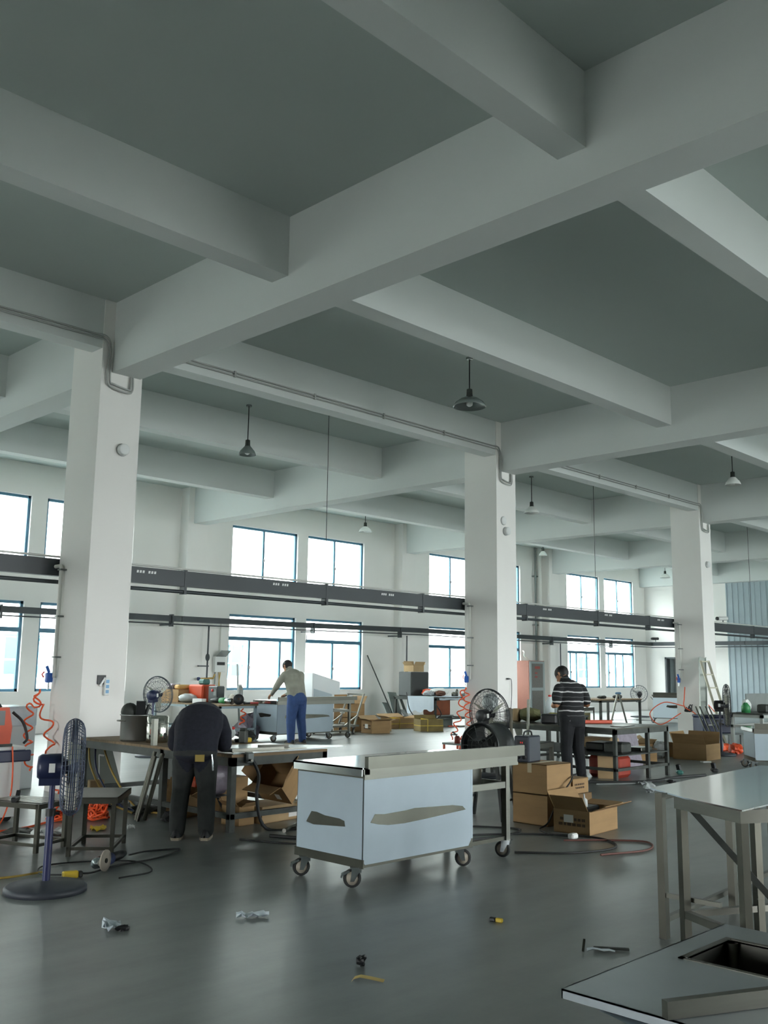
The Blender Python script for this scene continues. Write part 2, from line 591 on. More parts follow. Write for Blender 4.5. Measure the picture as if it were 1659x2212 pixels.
# ------------------------------------------------------------------ common materials
M_ss = mat('stainless_steel', (106, 106, 99), 0.34, metal=1.0, var=0.08, scale=3, stretch=(1, 1, 12))
M_ssd = mat('dull_stainless', (80, 80, 73), 0.4, metal=1.0, var=0.12, scale=4)
M_film = mat('blue_white_film', (172, 187, 197), 0.42, var=0.03, scale=5, spec=0.4)
M_zinc = mat('zinc_plated', (190, 196, 200), 0.25, metal=1.0)
M_black = mat('black_plastic', (26, 28, 30), 0.5)
M_rubber = mat('dark_rubber', (40, 42, 42), 0.75)
M_hub = mat('beige_wheel_hub', (168, 160, 146), 0.6)
M_oldsteel = mat('old_painted_steel', (62, 66, 62), 0.6, metal=0.3, var=0.35, scale=8)
M_grey = mat('grey_paint', (120, 126, 124), 0.55, var=0.1, scale=4)
M_card = mat('cardboard', (152, 122, 84), 0.85, var=0.12, scale=3, stretch=(1, 1, 5))
M_card2 = mat('pale_cardboard', (176, 150, 112), 0.85, var=0.1, scale=3)
M_cardin = mat('cardboard_inside', (112, 88, 58), 0.9, var=0.12, scale=3)
M_paper = mat('white_paper', (232, 232, 228), 0.8)
M_print = mat('dark_print', (70, 54, 38), 0.9)
M_orange = mat('orange_hose', (236, 92, 44), 0.4)
M_orange2 = mat('orange_paint', (206, 74, 34), 0.5, var=0.1, scale=5)
M_navy = mat('navy_plastic', (34, 42, 74), 0.4)
M_navy2 = mat('navy_enamel', (46, 50, 88), 0.35)
M_blue = mat('bright_blue_plastic', (38, 96, 184), 0.4)
M_red = mat('red_plastic', (190, 44, 34), 0.4)
M_green = mat('green_plastic', (48, 128, 74), 0.45)
M_teal = mat('teal_plastic', (58, 112, 104), 0.5)
M_yellow = mat('yellow_plastic', (206, 176, 50), 0.5)
M_white = mat('white_plastic', (226, 228, 226), 0.45)
M_pipe = mat('white_pvc_pipe', (214, 214, 208), 0.45)
M_trunk = mat('dark_trunking', (52, 58, 62), 0.5, var=0.1, scale=2)
M_bag = mat('pale_plastic_bag', (168, 174, 174), 0.3, var=0.12, scale=12, bump=0.4)
M_bagd = mat('mauve_plastic_bag', (136, 128, 140), 0.35, var=0.2, scale=14, bump=0.5)
M_wood = mat('worn_wood', (126, 104, 76), 0.75, var=0.3, scale=3, stretch=(1, 8, 1))
M_cable = mat('black_cable', (34, 36, 36), 0.6)
M_ycable = mat('yellow_cable', (168, 140, 66), 0.6)
M_bluecable = mat('blue_cable', (40, 52, 92), 0.6)
M_lampmetal = mat('lamp_enamel', (150, 158, 156), 0.25, metal=0.6)
M_lampin = mat('lamp_inner_enamel', (232, 234, 230), 0.35)
M_brass = mat('brass_fitting', (168, 140, 84), 0.4, metal=0.8)
M_redbrown = mat('red_brown_panel', (142, 92, 78), 0.65, var=0.08, scale=3)

# ------------------------------------------------------------------ conduits on the row beam
for xc, lab in ((5.7, 'twin grey conduits along the beam, dropping onto the nearest column'), (13.72, 'twin grey conduits along the beam ending at the second column'), (21.73, 'twin grey conduits along the beam ending at the third column')):
    t = T('conduit', lab, 'conduit', (xc, 10.588, 0))
    M_cond = mat('grey_conduit', (170, 172, 168), 0.5)
    for k, dz in ((0, 0.0), (1, 0.045)):
        p = [(-7.35, 0.005, 5.57 + dz), (-0.1, 0.005, 5.57 + dz), (0.01 + dz * 0.6, -0.01, 5.56 + dz), (0.07 + dz * 0.8, -0.014, 5.45), (0.07 + dz * 0.8, -0.014, 5.06), (0.14 + dz * 0.5, -0.014, 4.97 + dz), (0.36, -0.014, 4.94 + dz), (0.43 - dz * 0.6, -0.014, 4.99 + dz * 0.5), (0.43 - dz * 0.6, -0.014, 5.16)]
        MB().tube(smooth_path(p[1:], 5), 0.013, 6).tube([p[0], p[1]], 0.013, 6).build('conduit_pipe', M_cond, t)
    for x in (-6, -4.5, -3, -1.5):
        MB().box(x, x + 0.03, -0.012, 0.02, 5.55, 5.635).build('conduit_clip', M_cond, t)

# round white boxes on the columns
for x, z, d, lab in ((6.05, 4.2, 0.06, 'round white fitting on the nearest column'), (13.92, 4.25, 0.02, 'upper round white cover on the second column'), (13.98, 4.06, 0.07, 'lower round white knob on the second column'), (22.04, 4.15, 0.06, 'small round fitting on the third column')):
    t = T('round_fitting', lab, 'wall fitting', (x, 10.605, z))
    MB().lathe([(0.001, 0), (0.075, 0), (0.075, -d), (0.06, -d - 0.012), (0.001, -d - 0.012)], 20, 'y').build('cover', M_white, t)
    MB().lathe([(0.082, 0), (0.082, -0.012), (0.07, -0.014)], 20, 'y').build('rim', mat('grey_rim', (176, 180, 178), 0.5), t)

# ------------------------------------------------------------------ pendant lamps
LAMPS = [((10.56, 8.65), 5.35, 0.245, 'large enamel pendant lamp hanging nearest the camera'),
         ((9.95, 13.17), 5.2, 0.155, 'small pendant lamp over the bench of the man in dark clothes'),
         ((18.57, 19.0), 5.34, 0.185, 'white pendant lamp above the window beside the man in grey'),
         ((18.3, 13.1), 5.22, 0.18, 'pendant lamp half hidden behind the second column'),
         ((26.6, 18.6), 5.40, 0.14, 'tiny white pendant lamp next to the wall downpipes'),
         ((34.6, 18.4), 5.26, 0.2, 'far white pendant lamp near the far corner'),
         ((18.35, 8.2), 5.28, 0.155, 'small pendant lamp at the right edge under the ceiling')]
for (x, y), zb, R, lab in LAMPS:
    t = T('pendant_lamp', lab, 'lamp', (x, y, SLAB), group='pendant lamps')
    zs = zb - SLAB
    MB().cyl((0, 0, 0), (0, 0, -0.03), 0.05, 14).build('ceiling_rose', M_lampmetal, t)
    MB().cyl((0, 0, -0.03), (0, 0, zs + 0.24), 0.009, 8).build('rod', M_black, t)
    MB().lathe([(0.02, zs + 0.27), (0.042, zs + 0.26), (0.046, zs + 0.17), (0.06, zs + 0.14)], 16).build('lamp_holder', M_oldsteel, t)
    MB().lathe([(0.055, zs + 0.15), (R * 0.55, zs + 0.115), (R * 0.85, zs + 0.06), (R, zs), (R * 0.99, zs - 0.004), (R * 0.83, zs + 0.054), (R * 0.53, zs + 0.107), (0.05, zs + 0.14)], 28).build('lamp_shade', M_lampmetal if R > 0.2 or y > 0 and x < 12 else M_lampin, t)
    MB().lathe([(0.02, zs + 0.14), (0.035, zs + 0.1), (0.05, zs + 0.06), (0.045, zs + 0.02), (0.02, zs), (0.001, zs - 0.004)], 16).build('bulb', M_white, t)

# ------------------------------------------------------------------ busbar trunking on two lines
t = T('cable_trunking', 'upper dark cable trunking running past the columns below the beams', 'trunking', (0, 11.4, 0))
for k, (a, b) in enumerate(((-10.2, -2), (-2, 6), (6, 14), (14, 22), (22, 30), (30, 37.2))):
    MB().box(a + 0.004, b - 0.004, 0.0, 0.11, 2.63, 2.845).build('trunking_length', M_trunk, t)
MB().tube([(-10.2, 0.03, 2.875), (37.2, 0.03, 2.875)], 0.014, 6).build('top_pipe', M_pipe, t)
MB().tube([(-10.2, 0.04, 2.555), (37.2, 0.04, 2.555)], 0.026, 8).build('lower_pipe', M_trunk, t)
for x in (-0.5, 2.2, 4.7, 7.6, 10.29, 12.6, 15.7, 18.35, 20.6, 23.6, 26.4, 29, 32):
    MB().box(x, x + 0.04, -0.006, 0.116, 2.52, 2.86).build('hanger_strap', M_trunk, t)
for x in [-0.1 + 2.36 * i for i in range(10)]:
    m = MB()
    for q in range(7):
        if q != 3:
            m.add([(x + q * 0.045 - 0.15, -0.003, 2.765), (x + q * 0.045 - 0.12, -0.003, 2.765), (x + q * 0.045 - 0.115, -0.003, 2.80), (x + q * 0.045 - 0.145, -0.003, 2.80)], [(0, 1, 2, 3)])
    m.build('printed_marking', M_white, t)
t = T('cable_trunking', 'lower dark cable trunking along the window wall, turning at the far corner', 'trunking', (0, 20.28, 0))
XX = [-10.2, -4, 2, 8, 13.5, 17.5, 22.2, 27, 32, 36.85]
ZZ = [2.70, 2.70, 2.70, 2.70, 2.70, 2.715, 2.755, 2.74, 2.735, 2.74]
for k in range(len(XX) - 1):
    MB().bar((XX[k] + 0.004, 0.05, ZZ[k]), (XX[k + 1] - 0.004, 0.05, ZZ[k + 1]), 0.10, 0.14).build('trunking_length', M_trunk, t)
MB().tube([(x, 0.05, z - 0.135) for x, z in zip(XX, ZZ)], 0.016, 6).tube([(36.85, 0.05, 2.60), (36.9, -8, 2.6)], 0.016, 6).build('lower_pipe', M_trunk, t)
MB().box(36.8, 36.92, -4, 0.1, 2.67, 2.82).box(36.8, 36.92, -8.2, -4.01, 2.67, 2.82).build('trunking_length', M_trunk, t)
for x in (8.9, 11.3, 13.2, 17.85, 21.4, 25.7, 29.5, 33.6):
    MB().box(x, x + 0.04, -0.03, 0.12, 2.5, 2.8).box(x, x + 0.04, 0.1, 0.54, 2.53, 2.57).build('wall_bracket', M_trunk, t)
    if x in (17.85, 33.6, 11.3):
        MB().cyl((x + 0.02, 0.3, 2.5), (x + 0.02, 0.3, 2.28), 0.012, 6).build('drop_stub', M_trunk, t)
# suspension wires of the upper trunking
for x, lab in ((10.29, 'thin wire holding the trunking between the first two columns'), (18.35, 'thin wire holding the trunking left of the third column'), (26.4, 'thin wire holding the trunking right of the third column'), (2.2, 'thin wire holding the trunking at far left')):
    t = T('hanging_wire', lab, 'wire', (x + 0.02, 11.455, 0))
    MB().cyl((0, 0, 2.86), (0, 0, SLAB), 0.0055, 6).build('wire', M_black, t)
    MB().box(-0.03, 0.03, -0.03, 0.03, SLAB - 0.03, SLAB).build('ceiling_hook', M_lampmetal, t)
# small cameras on the trunking
for (x, y, z), lab in (((24.6, 11.45, 2.86), 'white security camera on the trunking right of the third column'), ((36.6, 20.0, 2.83), 'small dark security camera on the trunking in the far corner')):
    t = T('security_camera', lab, 'camera', (x, y, z))
    MB().cyl((0, 0, 0.0), (0, 0, 0.08), 0.02, 8).build('camera_bracket', M_grey, t)
    MB().cyl((-0.12, 0.08, 0.12), (0.12, -0.06, 0.13), 0.055, 12).build('camera_body', M_white if x < 30 else M_black, t)
    MB().cyl((-0.13, 0.086, 0.12), (-0.16, 0.1, 0.119), 0.048, 12).build('camera_lens', M_black, t)


# ------------------------------------------------------------------ compressed air drops on the columns
def coil(pts, r, pitch, rt, m, name='coil', parent=None, phase=0.0, wob=0.0, seg=6):
    """helical hose along a polyline"""
    path = smooth_path(pts, 8)
    out = []
    s = 0.0
    n = 0
    acc = []
    L = [0]
    for i in range(1, len(path)):
        L.append(L[-1] + (path[i] - path[i - 1]).length)
    tot = L[-1]
    steps = max(8, int(tot / pitch * 12))
    for q in range(steps + 1):
        s = tot * q / steps
        i = max(k for k in range(len(L)) if L[k] <= s + 1e-9)
        i = min(i, len(path) - 2)
        f = (s - L[i]) / max(1e-6, L[i + 1] - L[i])
        p = path[i].lerp(path[i + 1], f)
        d = (path[i + 1] - path[i]).normalized()
        u = d.cross(Vector((0.3, 0.9, 0.1))).normalized()
        w = d.cross(u)
        a = 2 * pi * s / pitch + phase
        e = min(1, s / (pitch * 0.5), (tot - s) / (pitch * 0.5))
        out.append(p + (u * cos(a) + w * sin(a)) * r * e)
    return MB().tube(out, rt, seg)


for xc, lab in ((5.7, 'white air pipe with blue air gun on the nearest column'), (13.72, 'white air pipe with blue air gun on the second column'), (21.73, 'white air pipe with blue air gun on the third column')):
    y = 11.2
    t = T('air_drop_pipe', lab, 'pipe', (xc, y, 0))
    MB().tube([(-0.05, 0.16, 2.74), (-0.05, 0.02, 2.74), (-0.05, 0, 2.70), (-0.05, 0, 1.36)], 0.024, 8).build('pipe', M_pipe, t)
    for z in (2.68, 2.1, 1.6):
        MB().box(-0.08, 0.0, -0.045, 0.045, z, z + 0.02).build('pipe_clip', M_grey, t)
    MB().bbox(-0.14, -0.05, 0.02, 0.07, 1.3, 1.42, 0.012).cyl((-0.095, 0.045, 1.42), (-0.13, 0.05, 1.5), 0.02, 8).build('air_gun', M_blue, t)
    MB().cyl((-0.1, 0.045, 1.30), (-0.1, 0.045, 1.22), 0.018, 8).build('coupling', M_zinc, t)
    MB().tube([(-0.16, 0.05, 1.36), (-0.18, 0.06, 1.4), (-0.15, 0.06, 1.43)], 0.01, 6).build('trigger', M_red, t)

t = T('coiled_air_hose', 'orange coiled air hose hanging from the nearest column, left strand', 'hose', (5.55, 11.15, 0))
coil([(-0.05, 0.1, 1.22), (-0.06, 0.13, 1.05), (-0.12, 0.18, 0.98), (-0.14, 0.12, 0.6), (-0.2, -0.1, 0.28)], 0.05, 0.17, 0.011, M_orange).build('hose', M_orange, t)
t = T('coiled_air_hose', 'orange coiled air hose hanging from the nearest column, right strand', 'hose', (5.55, 11.15, 0))
coil([(-0.05, 0.1, 1.2), (-0.06, 0.1, 1.04), (0.02, -0.02, 0.85), (0.04, -0.1, 0.5), (-0.08, -0.6, 0.06)], 0.06, 0.24, 0.011, M_orange, phase=1).build('hose', M_orange, t)
t = T('coiled_air_hose', 'orange coiled air hose hanging at the second column, left strand', 'hose', (13.5, 11.2, 0))
coil([(0.12, 0.05, 1.22), (0.03, 0.08, 1.04), (-0.05, 0.02, 0.85), (-0.12, 0.1, 0.5), (-0.18, 0.12, 0.3)], 0.055, 0.2, 0.011, M_orange).build('hose', M_orange, t)
t = T('coiled_air_hose', 'orange coiled air hose hanging at the second column, right strand', 'hose', (13.5, 11.2, 0))
coil([(0.12, 0.05, 1.2), (0.1, 0.02, 1.0), (0.06, -0.05, 0.75), (0.08, -0.1, 0.45), (0.1, -0.12, 0.33)], 0.06, 0.15, 0.011, M_orange, phase=2).build('hose', M_orange, t)

# socket box and power strip on the nearest column, plug on the second
t = T('wall_socket', 'open dark socket box on the nearest column', 'socket', (5.95, 10.605, 1.34))
MB().box(-0.05, 0.06, -0.012, 0, -0.05, 0.06).build('socket_box', M_black, t)
MB().bar((-0.02, -0.02, -0.07), (0.045, -0.02, 0.03), 0.02, 0.02).build('loose_cover', M_white, t)
t = T('power_strip', 'white power strip with three blue outlets on the nearest column', 'power strip', (6.02, 10.605, 1.16))
MB().bbox(-0.035, 0.035, -0.04, 0, 0, 0.21, 0.008).build('strip_body', M_white, t)
for k in range(3):
    MB().box(-0.02, 0.02, -0.044, -0.038, 0.025 + k * 0.06, 0.065 + k * 0.06).build('outlet', mat('pale_blue_outlet', (120, 168, 206), 0.5), t)
t = T('hanging_plug', 'black plug on thin cable hanging from the second column', 'plug', (14.0, 10.59, 1.38))
MB().bbox(-0.04, 0.02, -0.03, 0.01, -0.015, 0.015, 0.006).build('plug_body', M_black, t)
MB().tube(smooth_path([(0.02, -0.01, 0), (0.08, -0.02, -0.03), (0.07, -0.03, -0.3), (-0.02, -0.06, -0.75), (-0.08, -0.1, -1.37)], 6), 0.006, 5).build('cable', M_cable, t)

# vertical downpipes near the far pilaster, drops with valves, electric boxes
for x, r, lab in ((29.35, 0.085, 'white vertical downpipe on the wall behind the striped man'), (29.12, 0.04, 'thin grey riser beside the white downpipe')):
    t = T('downpipe', lab, 'pipe', (x, 20.72, 0))
    MB().cyl((0, 0, 0), (0, 0, SLAB), r, 12).build('pipe', M_pipe if r > 0.05 else M_grey, t)
    for z in (1.2, 3.2, 5.0):
        MB().box(-r - 0.01, r + 0.01, -0.02, 0.13, z, z + 0.05).build('pipe_clip', M_grey, t)
for (x, z), lab in (((14.35, 1.55), 'dark air pipe with brass valves on the wall above the tool bench'), ((21.75, 1.2), 'dark air pipe with brass valves by the dark cabinet'), ((30.1, 1.3), 'dark air pipe with valves behind the striped man')):
    t = T('valve_drop', lab, 'pipe', (x, 20.33, 0))
    MB().cyl((0, 0, 2.57), (0, 0, z - 0.3), 0.022, 8).build('pipe', M_trunk, t)
    MB().blob((0, 0, z + 0.22), 0.06, 0.05, 0.1).build('filter_bowl', M_trunk, t)
    MB().bar((-0.28, 0, z), (0.03, 0, z), 0.05, 0.03).build('branch', M_trunk, t)
    MB().cyl((-0.22, 0, z - 0.32), (0.2, 0, z - 0.30), 0.025, 8).cyl((0.2, 0, z - 0.3), (0.24, 0, z - 0.2), 0.02, 8).build('brass_tee', M_brass, t)
    MB().cyl((-0.22, 0, z - 0.32), (-0.27, 0, z - 0.32), 0.045, 10).build('valve_knob', M_bluecable, t)
for (x, z), lab in (((15.05, 1.6), 'grey electric meter box with dark hood on the wall by the tool bench'), ((22.55, 1.55), 'small grey electric box on the wall above the cloth covered table')):
    t = T('electric_box', lab, 'electric box', (x, 20.84, z))
    MB().bbox(-0.18, 0.16, -0.12, 0, -0.2, 0.2, 0.01).build('box_body', M_white, t)
    MB().box(-0.12, 0.12, -0.135, -0.11, -0.02, 0.06).build('breaker_row', M_black, t)
    if x < 20:
        MB().add([(-0.18, -0.12, 0.2), (0.16, -0.12, 0.2), (0.2, -0.3, 0.36), (-0.12, -0.3, 0.36)], [(0, 1, 2, 3), (3, 2, 1, 0)]).build('raised_lid', M_grey, t)
        MB().tube(smooth_path([(0, -0.05, -0.2), (0.03, -0.06, -0.6), (0.1, -0.06, -0.9), (0.06, -0.05, -1.15)], 6), 0.014, 6).tube(smooth_path([(0.05, -0.05, -0.2), (0.0, -0.06, -0.6), (0.08, -0.06, -1.15)], 6), 0.012, 6).build('yellow_cables', M_ycable, t)
        MB().cyl((-0.12, -0.05, -0.2), (-0.12, -0.05, -1.2), 0.02, 6).build('grey_conduit', M_grey, t)
    MB().cyl((0.02, -0.03, 0.2), (0.02, -0.03, 1.1), 0.016, 6).build('riser', M_pipe, t)

# ------------------------------------------------------------------ builders
def caster(parent, x, y, r=0.06, rz=0.0, top=0.14, brake=False):
    """plate + fork as the part, wheel / hub / brake as its sub-parts"""
    R = Matrix.Rotation(rz, 4, 'Z')
    def tr(mb):
        mb.v = [tuple(R @ Vector(v) + Vector((x, y, 0))) for v in mb.v]
        return mb
    o = r * 0.45
    f = MB().box(-0.045, 0.045, -0.04, 0.04, top - 0.008, top)
    for s in (-1, 1):
        f.add([(-0.03, s * 0.028, top - 0.008), (0.035, s * 0.028, top - 0.008), (-o + 0.014, s * 0.028, r - 0.02), (-o - 0.014, s * 0.028, r - 0.02),
               (-0.03, s * 0.024, top - 0.008), (0.035, s * 0.024, top - 0.008), (-o + 0.014, s * 0.024, r - 0.02), (-o - 0.014, s * 0.024, r - 0.02)],
              [(0, 1, 2, 3), (7, 6, 5, 4), (0, 4, 5, 1), (1, 5, 6, 2), (2, 6, 7, 3), (3, 7, 4, 0)])
    f.box(-0.034, 0.036, -0.03, 0.03, top - 0.035, top - 0.006)
    p = tr(f).build('caster', M_zinc, parent)
    tr(MB().lathe([(r * 0.72, -0.016), (r * 0.93, -0.016), (r, -0.008), (r, 0.008), (r * 0.93, 0.016), (r * 0.72, 0.016)], 22, 'y', (-o, 0, r))).build('tyre', M_rubber, p)
    tr(MB().lathe([(0.001, -0.014), (0.2 * r, -0.02), (r * 0.25, -0.013), (r * 0.74, -0.012), (r * 0.74, 0.012), (r * 0.25, 0.013), (0.2 * r, 0.02), (0.001, 0.014)], 22, 'y', (-o, 0, r))).build('wheel_hub', M_hub, p)
    tr(MB().cyl((-o, -0.032, r), (-o, 0.032, r), 0.008, 8)).build('axle', M_zinc, p)
    if brake:
        tr(MB().bar((-o - r * 0.3, 0, r * 1.75), (-o - r * 1.15, 0, r * 1.35), 0.045, 0.014).bar((-o - r * 1.1, 0, r * 1.38), (-o - r * 1.2, 0, r * 1.05), 0.04, 0.012)).build('brake_pedal', M_zinc, p)
    return p


def ragged(cx, cz, hw, hh, seed, n=9, slope=0.0):
    """ragged tear outline in (u, z)"""
    rnd = random.Random(seed)
    up = [(cx - hw + 2 * hw * i / n, cz + slope * (2 * i / n - 1) * hw + hh * (0.45 + 0.55 * rnd.random()) * (0.5 + 0.5 * sin(pi * (0.08 + 0.84 * i / n)))) for i in range(n + 1)]
    dn = [(cx + hw - 2 * hw * i / n, cz + slope * (1 - 2 * i / n) * hw - hh * (0.45 + 0.4 * rnd.random()) * (0.5 + 0.5 * sin(pi * (0.1 + 0.8 * i / n)))) for i in range(n + 1)]
    return up + dn


def steel_cart(name, label, loc, rz, L=1.87, bodyL=1.22, Wd=0.745, H=0.82, tears=(), group=None, casters=True, film=None, bare_z=0.0):
    """wheeled stainless work cart: cabinet at the left, open frame at the right, upstand along the near long edge"""
    film = film or M_film
    t = T(name, label, 'cart', loc, rz, group)
    zb = 0.14
    b = MB().box(0.012, bodyL, 0.01, Wd - 0.02, zb, H - 0.05)
    body = b.build('cabinet_body', M_ssd, t)
    # film covered skins: front (y=0) and left end (x=0), torn open to bare steel
    fr = MB().prism([(0.03, zb + 0.02), (bodyL - 0.06, zb + 0.02), (bodyL - 0.03, zb + 0.06), (bodyL - 0.03, H - 0.085), (0.013, H - 0.085), (0.013, zb + 0.04)], 0.004, 0.012, 'y').build('front_panel', film, t)
    MB().box(bodyL - 0.026, bodyL - 0.004, 0.006, 0.014, zb + 0.07, H - 0.08).build('corner_strip', film, t)
    MB().box(0.008, 0.014, 0.016, Wd - 0.03, zb + 0.055, H - 0.075).build('end_panel', film, t)
    MB().box(0.006, 0.014, 0.0, Wd - 0.01, zb - 0.005, zb + 0.055).build('kick_plate', M_ssd, t)
    for kind, poly in tears:
        if kind == 'front':
            MB().prism(poly[::-1], 0.002, 0.0045, 'y').build('bare_steel_patch', mat('bare_steel', (98, 98, 90), 0.24, metal=1.0, var=0.2, scale=2.5), t)
        else:
            MB().prism(poly, 0.006, 0.0085, 'x').build('bare_steel_patch', M_ssd, t)
    # top with turned-down edge and upstand
    top = MB().box(-0.02, L - 0.06, 0.0, Wd, H - 0.012, H).box(-0.02, -0.012, 0.0, Wd, H - 0.06, H).box(-0.02, L - 0.06, Wd - 0.008, Wd, H - 0.06, H).box(L - 0.068, L - 0.06, 0, Wd, H - 0.06, H)
    top.build('worktop', mat('polished_worktop', (204, 206, 204), 0.1, metal=1.0), t)
    MB().box(0.01, L - 0.06, 0.0, 0.03, H - 0.085, H - 0.012).build('apron', M_ss, t)
    MB().box(0.02, L, -0.025, 0.012, H - 0.01, H + 0.075).build('upstand', mat('upstand_steel', (92, 92, 85), 0.36, metal=1.0, var=0.08, scale=3), t)
    # open frame end
    if L > bodyL + 0.2:
        for y in (0.05, Wd - 0.05):
            MB().box(L - 0.195, L - 0.145, y - 0.025, y + 0.025, 0.135, H - 0.05).build('leg', M_ss, t)
        fr2 = MB().box(bodyL - 0.02, L - 0.19, 0.03, 0.06, H - 0.265, H - 0.215).box(bodyL - 0.02, L - 0.19, Wd - 0.06, Wd - 0.03, H - 0.265, H - 0.215).box(L - 0.19, L - 0.15, 0.06, Wd - 0.06, H - 0.265, H - 0.215)
        fr2.build('upper_rail', M_ss, t)
        for y in (0.04, Wd - 0.07):
            MB().box(bodyL - 0.02, L - 0.19, y, y + 0.03, zb + 0.0, zb + 0.03).build('lower_rail', M_ssd, t)
    if casters:
        caster(t, 0.02, 0.08, r=0.064, rz=-0.75, brake=True)
        caster(t, 0.02, Wd - 0.12, r=0.064, rz=-0.6, brake=True)
        caster(t, bodyL - 0.08, 0.08, r=0.064, rz=2.4)
        caster(t, bodyL - 0.08, Wd - 0.12, r=0.064, rz=-0.5)
        if L > bodyL + 0.2:
            caster(t, L - 0.17, 0.05, r=0.064, rz=-1.2)
            caster(t, L - 0.17, Wd - 0.05, rz=0.9)
    return t


def pedestal_fan(label, loc, rz, zc, R=0.32, tilt=0.0, Rb=0.26, m_body=None, m_pole=None, m_guard=None, off=0.16, spokes=40, depth=0.13, m_blade=None, loc_base_h=0.05, group='pedestal fans'):
    """fan axis = local +x"""
    m_body = m_body or M_navy
    m_pole = m_pole or M_navy2
    m_guard = m_guard or mat('fan_guard_wire', (84, 92, 112), 0.45, metal=0.4)
    m_blade = m_blade or mat('translucent_grey_blade', (176, 176, 160), 0.5)
    t = T('pedestal_fan', label, 'fan', loc, rz, group)
    MB().lathe([(0.001, 0.0), (Rb, 0.0), (Rb, loc_base_h * 0.6), (Rb * 0.93, loc_base_h * 0.85), (Rb * 0.3, loc_base_h * 1.15), (0.04, loc_base_h * 1.4), (0.001, loc_base_h * 1.4)], 32).build('base', mat('dark_fan_base', (58, 62, 70), 0.55), t)
    MB().cyl((0, 0, 0.03), (0, 0, zc * 0.62), 0.026, 12).build('pole', m_pole, t)
    MB().cyl((0, 0, zc * 0.55), (0, 0, zc - 0.09), 0.019, 12).build('inner_pole', m_pole, t)
    MB().cyl((0, 0, zc * 0.6), (0, 0, zc * 0.6 + 0.05), 0.034, 12).cyl((0, 0, zc * 0.62), (0.06, 0, zc * 0.62), 0.012, 8).build('collar', M_black, t)
    head = bpy.data.objects.new('fan_head', None)
    R_ = Matrix.Translation((0, 0, zc)) @ Matrix.Rotation(-tilt, 4, 'Y')
    def tr(mb):
        mb.v = [tuple(R_ @ Vector(v)) for v in mb.v]
        return mb
    bpy.data.objects.remove(head)
    mo = tr(MB().lathe([(0.001, -0.11), (0.07, -0.105), (0.088, -0.08), (0.09, 0.05), (0.06, 0.07), (0.001, 0.07)], 20, 'x').box(-0.09, 0.05, -0.05, 0.05, -0.12, -0.05)).build('motor', m_body, t)
    tr(MB().box(-0.03, 0.01, -0.094, -0.088, -0.03, 0.03)).build('rating_plate', M_paper, mo)
    xa, xb = off - depth / 2, off + depth / 2
    g = MB()
    for rr, xx in ((R, off), (R * 0.97, off - 0.012), (R * 0.97, off + 0.012)):
        g.tube([(xx, rr * cos(2 * pi * k / 40), rr * sin(2 * pi * k / 40)) for k in range(40)], 0.005, 5, closed=True)
    for rr, dx in ((R * 0.97, 0.37), (R * 0.9, 0.68), (R * 0.72, 0.94), (R * 0.36, 1.0)):
        for s in (-1, 1):
            g.tube([(off + s * dx * depth / 2, rr * cos(2 * pi * k / 32), rr * sin(2 * pi * k / 32)) for k in range(32)], 0.0028, 4, closed=True)
    for k in range(spokes):
        a = 2 * pi * k / spokes
        for s in (-1, 1):
            pts = []
            for q in range(9):
                f = (0, 0.3, 0.55, 0.75, 0.87, 0.94, 0.98, 0.995, 1)[q]
                rr = 0.05 + (R - 0.05) * f
                dx = depth / 2 * (1 - f ** 7) ** 0.6
                pts.append((off + s * dx, rr * cos(a), rr * sin(a)))
            g.tube(pts, 0.0022, 4, caps=False)
    tr(g).build('guard', m_guard, t)
    tr(MB().lathe([(0.001, xb + 0.004), (0.05, xb + 0.002), (0.055, xb - 0.006), (0.001, xb - 0.006)][::-1], 16, 'x')).build('badge', m_body, t)
    tr(MB().lathe([(0.001, 0.07), (0.05, 0.07), (0.05, off + 0.03), (0.001, off + 0.04)], 16, 'x')).build('hub', m_guard, t)
    for k in range(3):
        a0 = 2 * pi * k / 3 + 0.5
        grid = []
        for i in range(7):
            f = i / 6
            rr = 0.045 + (R * 0.9 - 0.045) * f
            wd = 0.10 + 0.42 * sin(pi * min(1, f * 0.8 + 0.18)) * 0.55
            row = []
            for j in range(5):
                a = a0 + (j / 4 - 0.5) * 2 * wd * (0.5 / max(0.35, f + 0.3))
                row.append((off + (j / 4 - 0.5) * -0.07, rr * cos(a), rr * sin(a)))
            grid.append(row)
        b = MB().sheet(grid)
        g2 = [[(p[0] + 0.004, p[1], p[2]) for p in row][::-1] for row in grid]
        b.sheet(g2)
        tr(b).build('blade', m_blade, t)
    return t


